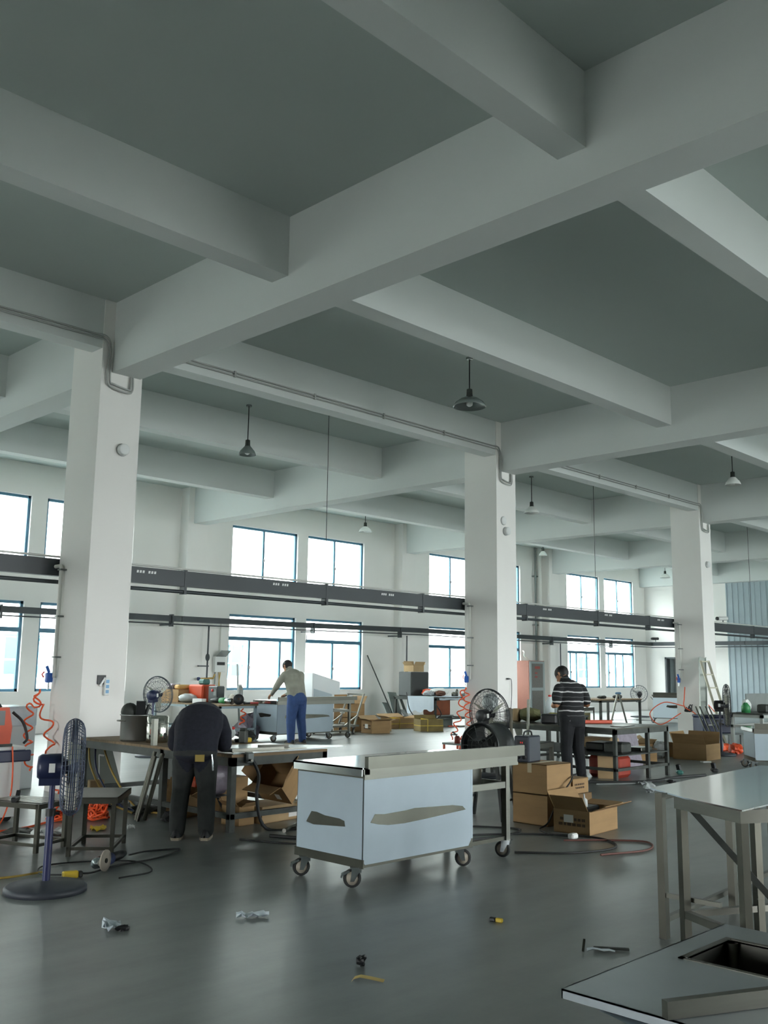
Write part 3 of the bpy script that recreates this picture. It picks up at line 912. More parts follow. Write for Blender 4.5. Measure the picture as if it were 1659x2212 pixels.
def table(name, label, loc, rz, L, W, H, m_top, m_leg, leg=0.04, top_t=0.03, apron=0.06, inset=0.03, stretch=0.12, shelf=None, sides=(1, 1, 1, 1), group=None, cat='table', mid_legs=(), over=0.0):
    """origin at the near corner; top spans x 0..L, y 0..W"""
    t = T(name, label, cat, loc, rz, group)
    MB().box(-over, L + over, -over, W + over, H - top_t, H).build('tabletop', m_top, t)
    i = inset
    a = MB()
    a.box(i, L - i, i, i + 0.03, H - top_t - apron, H - top_t).box(i, L - i, W - i - 0.03, W - i, H - top_t - apron, H - top_t).box(i, i + 0.03, i, W - i, H - top_t - apron, H - top_t).box(L - i - 0.03, L - i, i, W - i, H - top_t - apron, H - top_t)
    a.build('apron', m_leg, t)
    for x in (i, L - i - leg):
        for y in (i, W - i - leg):
            MB().box(x, x + leg, y, y + leg, 0, H - top_t).build('leg', m_leg, t)
    for (x, y) in mid_legs:
        MB().box(x, x + leg, y, y + leg, 0, H - top_t).build('leg', m_leg, t)
    if stretch:
        z = stretch
        h = leg * 0.8
        for s, (p, q) in zip(sides, (((i, i + leg / 2), (L - i, i + leg / 2)), ((L - i - leg / 2, i), (L - i - leg / 2, W - i)), ((i, W - i - leg / 2), (L - i, W - i - leg / 2)), ((i + leg / 2, i), (i + leg / 2, W - i)))):
            if s:
                MB().bar((p[0], p[1], z), (q[0], q[1], z), h, h).build('stretcher', m_leg, t)
    if shelf:
        MB().box(i, L - i, i, W - i, shelf - 0.015, shelf).build('shelf', m_leg, t)
    return t


def carton(label, loc, rz, sx, sy, sz, flaps=(0, 0, 0, 0), fl=None, sticker=None, tape=True, m=None, z0=0.0, group=None, lines=False, band=None, cat='box', tilt=None):
    """cardboard box, origin at the near corner; flaps = opening angles (deg) for the edges y0, x1, y1, x0; 0 = closed lid"""
    m = m or M_card
    t = T('cardboard_box', label, cat, loc, rz, group, rot=tilt)
    th = 0.006
    is_open = any(flaps)
    b = MB()
    b.box(0, sx, 0, th, 0, sz).box(0, sx, sy - th, sy, 0, sz).box(0, th, th, sy - th, 0, sz).box(sx - th, sx, th, sy - th, 0, sz).box(0, sx, 0, sy, 0, th)
    b.build('box_body', m, t)
    if not is_open:
        MB().box(0, sx, 0, sy / 2 - 0.002, sz - th, sz + 0.001).build('lid_flap', m, t)
        MB().box(0, sx, sy / 2 + 0.002, sy, sz - th, sz + 0.001).build('lid_flap', m, t)
        if tape:
            MB().box(-0.001, sx + 0.001, sy / 2 - 0.025, sy / 2 + 0.025, sz + 0.001, sz + 0.003).box(-0.002, 0, sy / 2 - 0.025, sy / 2 + 0.025, sz - 0.09, sz + 0.002).build('packing_tape', mat('shiny_tape', (196, 184, 156), 0.15), t)
    else:
        f = fl or sy / 2
        for k, ang in enumerate(flaps):
            if not ang:
                continue
            a = radians(ang)
            c, s = cos(a), sin(a)        # angle measured from pointing inwards (0) over vertical (90) to outwards (180)
            mi = 0.015
            if k == 0: q = [(mi, 0, sz), (sx - mi, 0, sz), (sx - mi, f * c, sz + f * s), (mi, f * c, sz + f * s)]
            if k == 2: q = [(mi, sy, sz), (sx - mi, sy, sz), (sx - mi, sy - f * c, sz + f * s), (mi, sy - f * c, sz + f * s)]
            if k == 3: q = [(0, mi, sz), (0, sy - mi, sz), (f * c, sy - mi, sz + f * s), (f * c, mi, sz + f * s)]
            if k == 1: q = [(sx, mi, sz), (sx, sy - mi, sz), (sx - f * c, sy - mi, sz + f * s), (sx - f * c, mi, sz + f * s)]
            q = [Vector(v) for v in q]
            n = (q[1] - q[0]).cross(q[3] - q[0]).normalized() * th
            vs = q + [v + n for v in q]
            MB().add(vs, [(3, 2, 1, 0), (4, 5, 6, 7), (0, 1, 5, 4), (1, 2, 6, 5), (2, 3, 7, 6), (3, 0, 4, 7)]).build('flap', m, t)
    if sticker:
        side, u, w, su, sw = sticker
        if side == 'x':
            MB().box(-0.002, 0, u, u + su, w, w + sw).build('paper_label', M_paper, t)
        else:
            MB().box(u, u + su, -0.002, 0, w, w + sw).build('paper_label', M_paper, t)
    if lines:
        for side in lines:
            g = MB()
            rnd = random.Random(int(sx * 1000) + len(label))
            for row in range(2):
                u = 0.12
                while u < 0.75:
                    wd = 0.05 + rnd.random() * 0.07
                    z = sz * (0.55 - 0.22 * row)
                    if side == 'x':
                        g.box(-0.0015, 0, sy * u, sy * (u + wd), z, z + sz * 0.12)
                    else:
                        g.box(sx * u, sx * (u + wd), -0.0015, 0, z, z + sz * 0.12)
                    u += wd + 0.03
            g.build('printed_text', M_print, t)
    if band:
        MB().box(-0.003, sx + 0.003, -0.003, sy + 0.003, sz * 0.45, sz * 0.45 + 0.015).box(sx * 0.3, sx * 0.3 + 0.015, -0.003, sy + 0.003, -0.0, sz + 0.004).build('yellow_strap', M_yellow, t)
    return t


def cable(label, pts, r=0.008, m=None, name='power_cable', cat='cable', n=6, group=None):
    o = MB().tube(smooth_path(pts, n), r, 6).build(name, m or M_cable)
    return tag(o, label, cat, group)


def scrap(name, label, loc, rz, s, kind, m, cat='litter', group=None):
    """small crumpled things on the floor"""
    rnd = random.Random(sum(map(ord, label)) % 997)
    if kind == 'film':
        n, q = 7, 4
        grid = [[((i / (n - 1) - 0.5) * s[0], (j / (q - 1) - 0.5) * s[1] * (0.5 + sin(pi * i / (n - 1))), 0.006 + s[2] * abs(sin(i * 1.7 + j * 0.9)) * rnd.uniform(0.4, 1)) for j in range(q)] for i in range(n)]
        mb = MB().sheet(grid, smooth=False)
        mb.sheet([[(p[0], p[1], p[2] - 0.004) for p in row][::-1] for row in grid], smooth=False)
    elif kind == 'lump':
        mb = MB().blob((0, 0, s[2] * 0.5), s[0] / 2, s[1] / 2, s[2] / 2, 0.35, 9, 6, rnd.random())
    return solo(name, mb, m, label, cat, loc, rz, group)


def angle_grinder(label, loc, rz, m_body, size=1.0, rot=None, name='angle_grinder'):
    t = T(name, label, 'power tool', loc, rz, 'power tools', rot=rot)
    k = size
    MB().lathe([(0.001, 0.0), (0.034 * k, 0.005), (0.038 * k, 0.06 * k), (0.034 * k, 0.12 * k), (0.001, 0.13 * k)], 14, 'x', (0, 0, 0.045 * k)).build('motor_housing', m_body, t)
    MB().lathe([(0.001, 0.12 * k), (0.03 * k, 0.125 * k), (0.027 * k, 0.24 * k), (0.018 * k, 0.29 * k), (0.001, 0.3 * k)], 12, 'x', (0, 0, 0.045 * k)).build('handle', M_black, t)
    MB().lathe([(0.001, -0.07 * k), (0.03 * k, -0.06 * k), (0.036 * k, 0.01 * k), (0.001, 0.012 * k)], 12, 'x', (0, 0, 0.045 * k)).build('gear_head', M_zinc, t)
    MB().lathe([(0.012 * k, -0.006), (0.062 * k, -0.006), (0.062 * k, 0.004), (0.012 * k, 0.004)], 20, 'y', (-0.035 * k, -0.05 * k, 0.062 * k)).build('grinding_disc', M_hub, t)
    MB().cyl((-0.035 * k, -0.02 * k, 0.06 * k), (-0.035 * k, -0.06 * k, 0.062 * k), 0.014 * k, 10).build('spindle', M_oldsteel, t)
    return t


# ------------------------------------------------------------------ the steel cart in the middle
FT = [(0.076, 0.439), (0.12, 0.494), (0.219, 0.485), (0.439, 0.491), (0.536, 0.499), (0.78, 0.489), (0.969, 0.482), (1.086, 0.465), (1.126, 0.435), (0.874, 0.422), (0.653, 0.41), (0.423, 0.401), (0.254, 0.406), (0.154, 0.42)]
ET = [(0.61, 0.387), (0.553, 0.467), (0.496, 0.467), (0.406, 0.452), (0.25, 0.447), (0.199, 0.436), (0.19, 0.398), (0.317, 0.389), (0.528, 0.375)]
t = steel_cart('steel_cart', 'large wheeled steel cart with torn blue-white film in the centre foreground', (4.86, 4.946, 0), 0.0,
               tears=(('front', FT), ('end', ET)))
MB().lathe([(0.17, 0.575), (0.185, 0.6), (0.185, 0.80)], 28, 'z', (1.4, 0.3, 0)).lathe([(0.001, 0.575), (0.17, 0.575)], 28, 'z', (1.4, 0.3, 0)).build('sink_bowl', M_ss, t)
MB().box(0.0, 0.06, 0.0, 0.02, 0.77, 0.815).build('corner_bracket', M_ss, t)

# ------------------------------------------------------------------ left foreground
pedestal_fan('dark blue pedestal fan seen edge-on at left foreground', (3.25, 6.36, 0), radians(-27), 0.815, R=0.325, Rb=0.27, off=0.125, depth=0.15, spokes=56)


def stool(label, loc, rz, L, W, H, slats=False, m=None):
    m = m or M_ssd
    t = T('steel_stool', label, 'stool', loc, rz, 'steel stools')
    lg = 0.032
    for x in (0, L - lg):
        for y in (0, W - lg):
            MB().box(x, x + lg, y, y + lg, 0, H - 0.03).build('leg', m, t)
    z = 0.06
    MB().bar((0, lg / 2, z), (L, lg / 2, z), 0.025).build('stretcher', m, t)
    MB().bar((0, W - lg / 2, z), (L, W - lg / 2, z), 0.025).build('stretcher', m, t)
    MB().bar((lg / 2, 0, z), (lg / 2, W, z), 0.025).build('stretcher', m, t)
    MB().bar((L - lg / 2, 0, z), (L - lg / 2, W, z), 0.025).build('stretcher', m, t)
    if slats:
        MB().box(-0.01, L + 0.01, -0.01, 0.025, H - 0.04, H).box(-0.01, L + 0.01, W - 0.025, W + 0.01, H - 0.04, H).box(-0.01, 0.025, 0, W, H - 0.04, H).box(L - 0.025, L + 0.01, 0, W, H - 0.04, H).build('seat_frame', m, t)
        n = 5
        for k in range(n):
            x = 0.04 + (L - 0.08) * (k + 0.5) / n
            MB().box(x - 0.022, x + 0.022, 0.02, W - 0.02, H - 0.02, H + 0.004).build('seat_slat', M_ss, t)
    else:
        MB().box(-0.02, L + 0.02, -0.02, W + 0.02, H - 0.008, H).box(-0.02, L + 0.02, -0.02, -0.014, H - 0.05, H).box(-0.02, L + 0.02, W + 0.014, W + 0.02, H - 0.05, H).box(-0.02, -0.014, -0.02, W + 0.02, H - 0.05, H).box(L + 0.014, L + 0.02, -0.02, W + 0.02, H - 0.05, H).build('seat', m, t)
    return t


stool('plain steel stool with flat plate seat beside the edge-on fan', (4.2, 7.13, 0), radians(50), 0.62, 0.37, 0.46)
stool('steel stool with slatted seat at the left edge', (3.80, 7.64, 0), radians(22), 0.36, 0.56, 0.385, slats=True)
# black tool lying on the slatted stool
t = T('staple_gun', 'black hand tool lying on the slatted stool', 'hand tool', (3.72, 7.9, 0.39), 0.9)
MB().bbox(-0.08, 0.08, -0.02, 0.02, 0, 0.04, 0.008).build('tool_body', M_black, t)
MB().bar((0.05, 0, 0.02), (0.09, 0, 0.075), 0.03, 0.022).build('tool_handle', M_black, t)

# white cabinet trolley with the orange welding machine
t = T('machine_trolley', 'white machine trolley with navy band at the left edge', 'trolley', (3.62, 9.3, 0))
MB().box(0.0, 0.8, 0.02, 0.55, 0.05, 0.57).build('cabinet', M_white, t)
MB().bbox(-0.02, 0.88, -0.02, 0.6, 0.57, 0.68, 0.012).build('navy_band', M_navy, t)
MB().bbox(-0.02, 0.83, 0.0, 0.58, 0.68, 0.715, 0.01).build('top_plate', M_white, t)
MB().box(0.05, 0.7, 0.03, 0.4, 0.715, 0.742).build('wooden_board', M_oldsteel, t)
for x, y in ((0.08, 0.1), (0.72, 0.1), (0.08, 0.48), (0.72, 0.48)):
    MB().lathe([(0.001, -0.015), (0.05, -0.015), (0.05, 0.015), (0.001, 0.015)], 14, 'y', (x, y, 0.05)).build('wheel', M_rubber, t)
MB().lathe([(0.02, 0), (0.03, 0.0), (0.03, 0.012), (0.02, 0.012)], 14, 'z', (0.7, 0.1, 0.715)).build('cap_ring', M_black, t)
t = T('welding_machine', 'orange-red welding machine with dark screen at the left edge', 'machine', (4.08, 9.34, 0.742), 0.0)
MB().prism([(-0.3, 0), (0.22, 0), (0.23, 0.16), (0.19, 0.35), (-0.3, 0.35)], 0, 0.3, 'y').build('housing', M_orange2, t)
MB().box(-0.26, 0.15, -0.004, 0.0, 0.18, 0.32).build('screen', mat('dark_screen', (62, 66, 64), 0.3), t)
MB().lathe([(0.001, -0.03), (0.035, -0.03), (0.035, 0.0)], 12, 'y', (0.06, 0, 0.08)).build('knob', M_black, t)
MB().tube(smooth_path([(-0.2, 0.1, 0.35), (-0.1, 0.1, 0.4), (0.1, 0.1, 0.39), (0.15, 0.1, 0.35)], 4), 0.012, 6).build('carrying_handle', M_black, t)
MB().tube(smooth_path([(0.27, 0.1, 0.3), (0.36, 0.05, 0.2), (0.4, 0.02, 0.05), (0.36, 0.0, 0.0)], 6), 0.014, 6).build('torch_cable', M_cable, t)
solo('glass_bowl', MB().lathe([(0.001, 0.0), (0.05, 0.0), (0.09, 0.05), (0.085, 0.05), (0.045, 0.006)], 18), mat('green_glass', (140, 176, 164), 0.15), 'pale green glass bowl on top of the orange welding machine', 'bowl', (3.98, 9.5, 1.143))
cable('thin orange cable hanging down the front of the white trolley', [(4.3, 9.28, 0.72), (4.31, 9.26, 0.5), (4.3, 9.25, 0.25), (4.2, 9.2, 0.02), (4.0, 9.0, 0.01)], 0.008, M_orange)

t = T('wrapped_carton', 'tall white box wrapped in crinkled plastic behind the orange welder', 'box', (5.02, 11.62, 0), 0.04)
MB().bbox(0, 0.66, 0, 0.6, 0, 0.98, 0.01).build('box_body', mat('white_board', (206, 214, 218), 0.6), t)
MB().bbox(-0.008, 0.668, -0.008, 0.608, 0.75, 1.0, 0.02).build('plastic_wrap', mat('crinkled_wrap', (204, 214, 222), 0.18, bump=0.8, scale=9, var=0.06), t)

# sheet and rods leaning on the nearest column
t = T('steel_sheet', 'grey steel sheet leaning against the foot of the nearest column', 'sheet metal', (5.66, 10.3, 0))
MB().add([(0.02, -0.02, 0), (0.5, -0.02, 0), (0.46, 0.29, 0.6), (0.0, 0.29, 0.6), (0.02, -0.01, 0), (0.5, -0.01, 0), (0.46, 0.3, 0.6), (0.0, 0.3, 0.6)], [(0, 1, 2, 3), (7, 6, 5, 4), (0, 4, 5, 1), (1, 5, 6, 2), (2, 6, 7, 3), (3, 7, 4, 0)]).build('sheet', mat('grey_sheet', (128, 132, 126), 0.5, metal=0.7, var=0.1, scale=3), t)
t = T('white_rod', 'thin white rod with hooked tip leaning on the grey steel sheet', 'rod', (5.82, 10.2, 0))
MB().cyl((-0.06, -0.05, 0.01), (0.05, 0.2, 0.48), 0.008, 6).build('rod', M_white, t)
MB().cyl((0.05, 0.2, 0.48), (0.11, 0.19, 0.47), 0.011, 6).build('hook', M_white, t)
for i, (x, y, sx, sy, sz, m, lab) in enumerate(((5.5, 9.9, 0.16, 0.1, 0.26, M_card2, 'pale offcut block standing before the leaning sheet'), (5.68, 9.72, 0.2, 0.1, 0.16, M_grey, 'grey offcut block before the leaning sheet'), (5.45, 9.55, 0.3, 0.2, 0.06, M_oldsteel, 'dark flat offcut lying before the leaning sheet'), (5.25, 9.75, 0.12, 0.1, 0.3, M_grey, 'narrow grey offcut standing by the orange hose pile'))):
    solo('offcut', MB().bbox(0, sx, 0, sy, 0, sz, 0.008), m, lab, 'offcut', (x, y, 0), 0.3 * i - 0.2)


def hose_pile(label, loc, R, turns, seed, m=None, h=0.12):
    rnd = random.Random(seed)
    pts = []
    for k in range(turns * 10):
        a = 2 * pi * k / 10
        r = R * (0.55 + 0.45 * rnd.random())
        pts.append((r * cos(a) + rnd.uniform(-.02, .02), r * sin(a), 0.012 + h * (k / (turns * 10)) * rnd.random()))
    o = MB().tube(smooth_path(pts, 3), 0.011, 5).build('hose_pile', m or M_orange)
    o.location = loc
    return tag(o, label, 'hose')


hose_pile('tangled orange hose heap on the floor left of the edge-on fan', (4.78, 9.12, 0), 0.14, 7, 1, h=0.2)
hose_pile('tangled orange hose heap on the floor behind the edge-on fan', (5.05, 8.9, 0), 0.12, 8, 2, h=0.3)
cable('flat run of orange hose on the floor at the left edge', [(3.7, 8.95, 0.012), (4.0, 8.8, 0.012), (4.3, 8.85, 0.012), (4.55, 9.0, 0.012)], 0.011, M_orange, 'air_hose', 'hose')

# grinder, plug and cables on the floor by the fan
angle_grinder('blue angle grinder lying on the floor in front of the plain stool', (3.87, 6.74, 0.0), radians(31), M_bluecable, 1.25)
t = T('cable_connector', 'yellow and black cable connector on the floor by the fan base', 'connector', (3.56, 6.62, 0), radians(-15))
MB().bbox(-0.05, 0.06, -0.025, 0.025, 0.0, 0.05, 0.008).build('connector_body', M_yellow, t)
MB().bbox(0.06, 0.09, -0.022, 0.022, 0.003, 0.045, 0.006).build('connector_end', M_black, t)
cable('black cable curling from the blue grinder', [(4.24, 6.96, 0.03), (4.5, 7.1, 0.01), (4.75, 7.0, 0.01), (4.4, 6.8, 0.01), (4.0, 6.75, 0.01), (3.72, 6.6, 0.02), (3.6, 6.62, 0.03)], 0.007)
cable('dark cable looping over the floor by the fan base', [(3.5, 6.63, 0.03), (3.45, 6.85, 0.01), (3.6, 7.1, 0.01), (3.9, 7.05, 0.01), (4.2, 6.8, 0.01), (4.1, 6.4, 0.01), (3.8, 6.35, 0.01)], 0.006)
cable('yellowish cable running to the left edge past the fan', [(3.5, 6.9, 0.01), (3.2, 6.9, 0.01), (2.9, 7.1, 0.01), (2.6, 7.3, 0.01)], 0.008, M_ycable)
for i, (x, y, s, k, m, lab) in enumerate((
        (4.35, 8.4, (0.25, 0.2, 0.05), 'film', M_bag, 'clear plastic scrap on the floor behind the slatted stool'),
        (4.75, 8.35, (0.2, 0.1, 0.04), 'film', M_yellow, 'yellow-green rag on the floor behind the fan'),
        (4.1, 8.6, (0.4, 0.25, 0.05), 'lump', M_oldsteel, 'dark flattened rubbish on the floor under the slatted stool'),
        (5.0, 8.2, (0.08, 0.05, 0.05), 'film', M_white, 'white paper scrap on the floor near the orange hose heap'))):
    scrap('floor_scrap', lab, (x, y, 0), i * 0.7, s, k, m)

# litter in the foreground
scrap('crumpled_wrapper', 'crumpled black and white wrapper on the floor at lower left', (3.08, 5.2, 0), 0.4, (0.11, 0.08, 0.06), 'film', mat('silver_wrapper', (190, 200, 206), 0.3), group=None)
solo('black_scrap', MB().blob((0, 0, 0.015), 0.045, 0.03, 0.015, 0.4, 8, 5, 3), M_black, 'black scrap beside the crumpled wrapper at lower left', 'litter', (3.12, 5.14, 0))
scrap('plastic_film', 'white curled strip of film on the floor left of the cart', (3.85, 4.87, 0), radians(-35), (0.2, 0.06, 0.035), 'film', mat('white_film', (206, 216, 222), 0.4))
t = T('small_tool', 'yellow and black small tool on the floor right of the cart', 'hand tool', (4.87, 3.79, 0), radians(-75))
MB().bbox(-0.04, 0.0, -0.013, 0.013, 0, 0.024, 0.005).build('tool_tip', M_black, t)
MB().bbox(0.0, 0.045, -0.012, 0.012, 0, 0.024, 0.005).build('tool_grip', M_yellow, t)
scrap('black_lump', 'small black lump on the floor near the bottom edge', (3.66, 3.72, 0), 0.2, (0.06, 0.05, 0.05), 'lump', M_black)
solo('yellow_strip', MB().sheet([[(x, y - 0.013, z), (x, y + 0.013, z + 0.004)] for x, y, z in ((-0.06, -0.03, 0.004), (-0.055, 0.0, 0.012), (-0.03, 0.02, 0.016), (0.02, 0.02, 0.012), (0.09, 0.02, 0.004))]).sheet([[(x, y + 0.013, z + 0.001), (x, y - 0.013, z - 0.003)] for x, y, z in ((-0.06, -0.03, 0.004), (-0.055, 0.0, 0.012), (-0.03, 0.02, 0.016), (0.02, 0.02, 0.012), (0.09, 0.02, 0.004))]), mat('yellow_tape', (212, 188, 120), 0.6), 'bent yellow tape strip on the floor near the bottom edge', 'litter', (3.5, 3.53, 0), radians(-60))
t = T('torn_label', 'white torn label with dark strip on the floor before the right steel table', 'litter', (4.78, 3.02, 0), radians(-55))
scr = MB().sheet([[(-0.06 + 0.03 * i, -0.02 + 0.013 * j + 0.01 * sin(i), 0.006 + 0.01 * abs(sin(i * 2 + j))) for j in range(4)] for i in range(6)], smooth=False)
scr.build('paper', mat('white_film', (206, 216, 222), 0.4), t)
MB().bar((-0.02, 0.04, 0.01), (0.17, 0.05, 0.008), 0.025, 0.01).build('dark_strip', M_oldsteel, t)
MB().bar((-0.08, -0.02, 0.003), (-0.07, 0.02, 0.055), 0.012, 0.012).build('metal_stub', M_ssd, t)
scrap('plastic_bag', 'small pale plastic bag on the floor left of the right steel table', (11.4, 6.38, 0), 0.3, (0.2, 0.14, 0.12), 'lump', M_bag)
# ------------------------------------------------------------------ bench of the man in dark clothes
B1 = (5.56, 7.42)
bt = table('workbench', 'long low steel workbench with wooden top in front of the man in dark clothes', (B1[0], B1[1], 0), 0, 1.2, 2.85, 0.70, M_wood, M_oldsteel, leg=0.06, top_t=0.025, apron=0.08, inset=0.0, stretch=0.14, mid_legs=((0.0, 1.15),))
def flat_sheet(label, pts, z, m, th=0.004, name='steel_sheet'):
    c = Vector((sum(p[0] for p in pts) / len(pts), sum(p[1] for p in pts) / len(pts)))
    o = MB().prism([(p[0] - c.x, p[1] - c.y) for p in pts], 0, th).build(name, m)
    o.location = (c.x, c.y, z)
    return tag(o, label, 'sheet metal')
M_whitefilm = mat('white_protective_film', (222, 228, 232), 0.25)
flat_sheet('wide white-filmed steel sheet lying on the low workbench', [(5.6, 7.46), (6.75, 7.44), (6.75, 8.34), (6.1, 8.36), (5.66, 8.2)], 0.701, M_whitefilm)
flat_sheet('white-filmed steel sheet overhanging the right end of the low workbench', [(6.2, 7.46), (7.05, 7.47), (7.1, 7.62), (6.75, 8.0), (6.25, 7.8)], 0.7065, M_whitefilm)
flat_sheet('narrow bright steel offcut on top of the filmed sheets', [(6.0, 7.62), (6.55, 7.5), (6.6, 7.58), (6.05, 7.7)], 0.712, M_ss)
for i, (a, b, lab) in enumerate((((5.6, 7.6, 0.725), (5.98, 7.47, 0.725), 'dark steel channel on the near corner of the low workbench'), ((5.62, 7.5, 0.726), (6.2, 7.43, 0.726), 'long pale steel angle along the edge of the low workbench'), ((6.1, 7.72, 0.73), (6.4, 7.6, 0.73), 'short bright steel angle on the filmed sheets'))):
    a, b = Vector(a), Vector(b)
    c = (a + b) / 2
    ch = MB().bar(a - c, b - c, 0.05, 0.006).bar(a - c + Vector((0.012, 0.02, 0.014)), b - c + Vector((0.012, 0.02, 0.014)), 0.006, 0.028)
    o = solo('steel_channel', ch, M_oldsteel if i == 0 else M_ss, lab, 'steel profile', tuple(c - Vector((0, 0, 0.008))))
t = T('bench_vise', 'small grey vise on the near corner of the low workbench', 'vise', (5.74, 7.4, 0.62))
MB().bbox(-0.04, 0.05, -0.03, 0.04, 0.0, 0.1, 0.015).build('vise_body', M_grey, t)
MB().cyl((-0.02, -0.08, 0.03), (0.0, 0.0, 0.03), 0.012, 8).build('screw', M_ss, t)
cable('black hose hanging from the near corner of the low workbench', [(5.78, 7.4, 0.66), (5.84, 7.36, 0.5), (5.82, 7.36, 0.3), (5.9, 7.3, 0.02), (6.2, 7.1, 0.015)], 0.016)

# pots and tools at the far end
t = T('cooking_pot', 'large aluminium pot at the left end of the low workbench', 'pot', (5.8, 9.52, 0.70))
MB().lathe([(0.001, 0.0), (0.155, 0.0), (0.165, 0.02), (0.165, 0.27), (0.175, 0.275), (0.175, 0.285), (0.16, 0.28), (0.158, 0.02), (0.001, 0.012)], 32).build('pot_body', mat('brushed_aluminium', (168, 170, 166), 0.4, metal=0.9), t)
for s in (-1, 1):
    MB().tube(smooth_path([(0.16 * s, -0.05, 0.22), (0.21 * s, -0.04, 0.22), (0.21 * s, 0.04, 0.22), (0.16 * s, 0.05, 0.22)], 4), 0.007, 6).build('pot_handle', M_ss, t)
t = T('steel_canister', 'shiny steel canister beside the aluminium pot', 'canister', (5.86, 9.18, 0.70))
MB().lathe([(0.001, 0.0), (0.115, 0.0), (0.12, 0.02), (0.12, 0.27), (0.11, 0.28), (0.105, 0.275), (0.108, 0.02)], 28).build('canister_body', mat('polished_steel', (206, 204, 196), 0.12, metal=1.0), t)
MB().lathe([(0.122, 0.2), (0.125, 0.205), (0.122, 0.21)], 28).build('band', M_ss, t)
t = T('black_funnel', 'black plastic parts stuck in the aluminium pot', 'scrap', (5.8, 9.52, 0.93))
MB().bar((0.02, -0.05, -0.1), (-0.02, -0.12, 0.2), 0.1, 0.03).bar((0.06, 0, -0.1), (0.12, -0.06, 0.16), 0.09, 0.02).build('black_plate', M_black, t)
MB().blob((-0.06, 0.04, 0.08), 0.1, 0.09, 0.1).build('grey_dome', M_oldsteel, t)
solo('steel_post', MB().box(-0.025, 0.025, -0.025, 0.025, 0, 0.27), M_ss, 'short square steel tube standing on the low workbench', 'steel profile', (5.6, 8.82, 0.70))
for k, (x, y, r) in enumerate(((5.4, 8.62, 0.02), (5.46, 8.56, 0.022), (5.37, 8.54, 0.018), (5.43, 8.67, 0.018))):
    solo('steel_tube', MB().cyl((-0.08, 0.02, 0.0), (0.07, -0.03 + 0.01 * k, 0.66 - 0.02 * k), r, 10), M_ssd, ('front', 'right', 'left', 'rear')[k] + ' one of the four steel tubes leaning on the low workbench', 'steel tube', (x, y, 0), group='steel tubes leaning on the low workbench')
for i, (p, m, lab) in enumerate(((((5.62, 10.2, 0.66), (5.5, 9.9, 0.4), (5.45, 9.4, 0.1), (5.5, 9.0, 0.012)), M_ycable, 'yellowish cable drooping under the left end of the low workbench'), (((5.7, 10.2, 0.66), (5.55, 9.85, 0.35), (5.5, 9.3, 0.08), (5.6, 8.9, 0.012)), M_bluecable, 'dark blue cable drooping under the left end of the low workbench'), (((5.78, 10.2, 0.66), (5.6, 9.6, 0.35), (5.6, 9.1, 0.05), (5.7, 8.8, 0.012)), M_ycable, 'second yellowish cable under the left end of the low workbench'))):
    cable(lab, p, 0.011, m)
for i, (x, y, s, m, lab) in enumerate(((5.95, 8.55, (0.16, 0.12, 0.1), M_green, 'green tool box on the low workbench behind the bent man'), (6.2, 8.9, (0.3, 0.2, 0.09), M_black, 'black tray of tools on the low workbench behind the bent man'), (6.55, 8.55, (0.1, 0.08, 0.14), M_oldsteel, 'dark tin on the low workbench'))):
    solo('tool_box', MB().bbox(-s[0] / 2, s[0] / 2, -s[1] / 2, s[1] / 2, 0, s[2], 0.012).bbox(-s[0] / 2.5, s[0] / 2.5, -s[1] / 2.5, s[1] / 2.5, s[2], s[2] + 0.02, 0.006), m, lab, 'box', (x, y, 0.70), 0.3 * i)
t = T('red_white_bag', 'clear plastic bag with red print on the low workbench', 'bag', (6.55, 8.95, 0.70))
MB().blob((0, 0, 0.1), 0.16, 0.13, 0.1, 0.1, 14, 9, 5, flat=0.0).build('bag_body', M_bag, t)
MB().blob((-0.02, -0.11, 0.1), 0.06, 0.03, 0.03, 0.1, 8, 6, 2).blob((0.08, -0.09, 0.14), 0.03, 0.03, 0.02, 0.1, 8, 6, 3).build('red_print', M_red, t)
t = T('tape_measure', 'yellow and black tool by the plastic bag on the low workbench', 'hand tool', (6.64, 8.62, 0.70), -0.4)
MB().bbox(-0.06, 0.06, -0.03, 0.03, 0, 0.05, 0.01).build('tool_body', M_yellow, t)
MB().bbox(-0.13, -0.06, -0.02, 0.02, 0.0, 0.04, 0.008).build('tool_nose', M_black, t)
for i, (x, y, rz, m, lab) in enumerate(((6.2, 8.45, 0.3, M_green, 'green handled tool lying behind the bent man'), (6.35, 8.65, -0.6, M_oldsteel, 'dark file lying on the low workbench'), (6.05, 8.75, 1.0, M_red, 'red handled pliers lying on the low workbench'))):
    t = T('hand_tool', lab, 'hand tool', (x, y, 0.703), rz)
    MB().bbox(-0.1, 0.02, -0.015, 0.015, 0, 0.025, 0.006).build('grip', m, t)
    MB().bar((0.02, 0, 0.012), (0.13, 0, 0.012), 0.014, 0.012).build('shaft', M_ss, t)

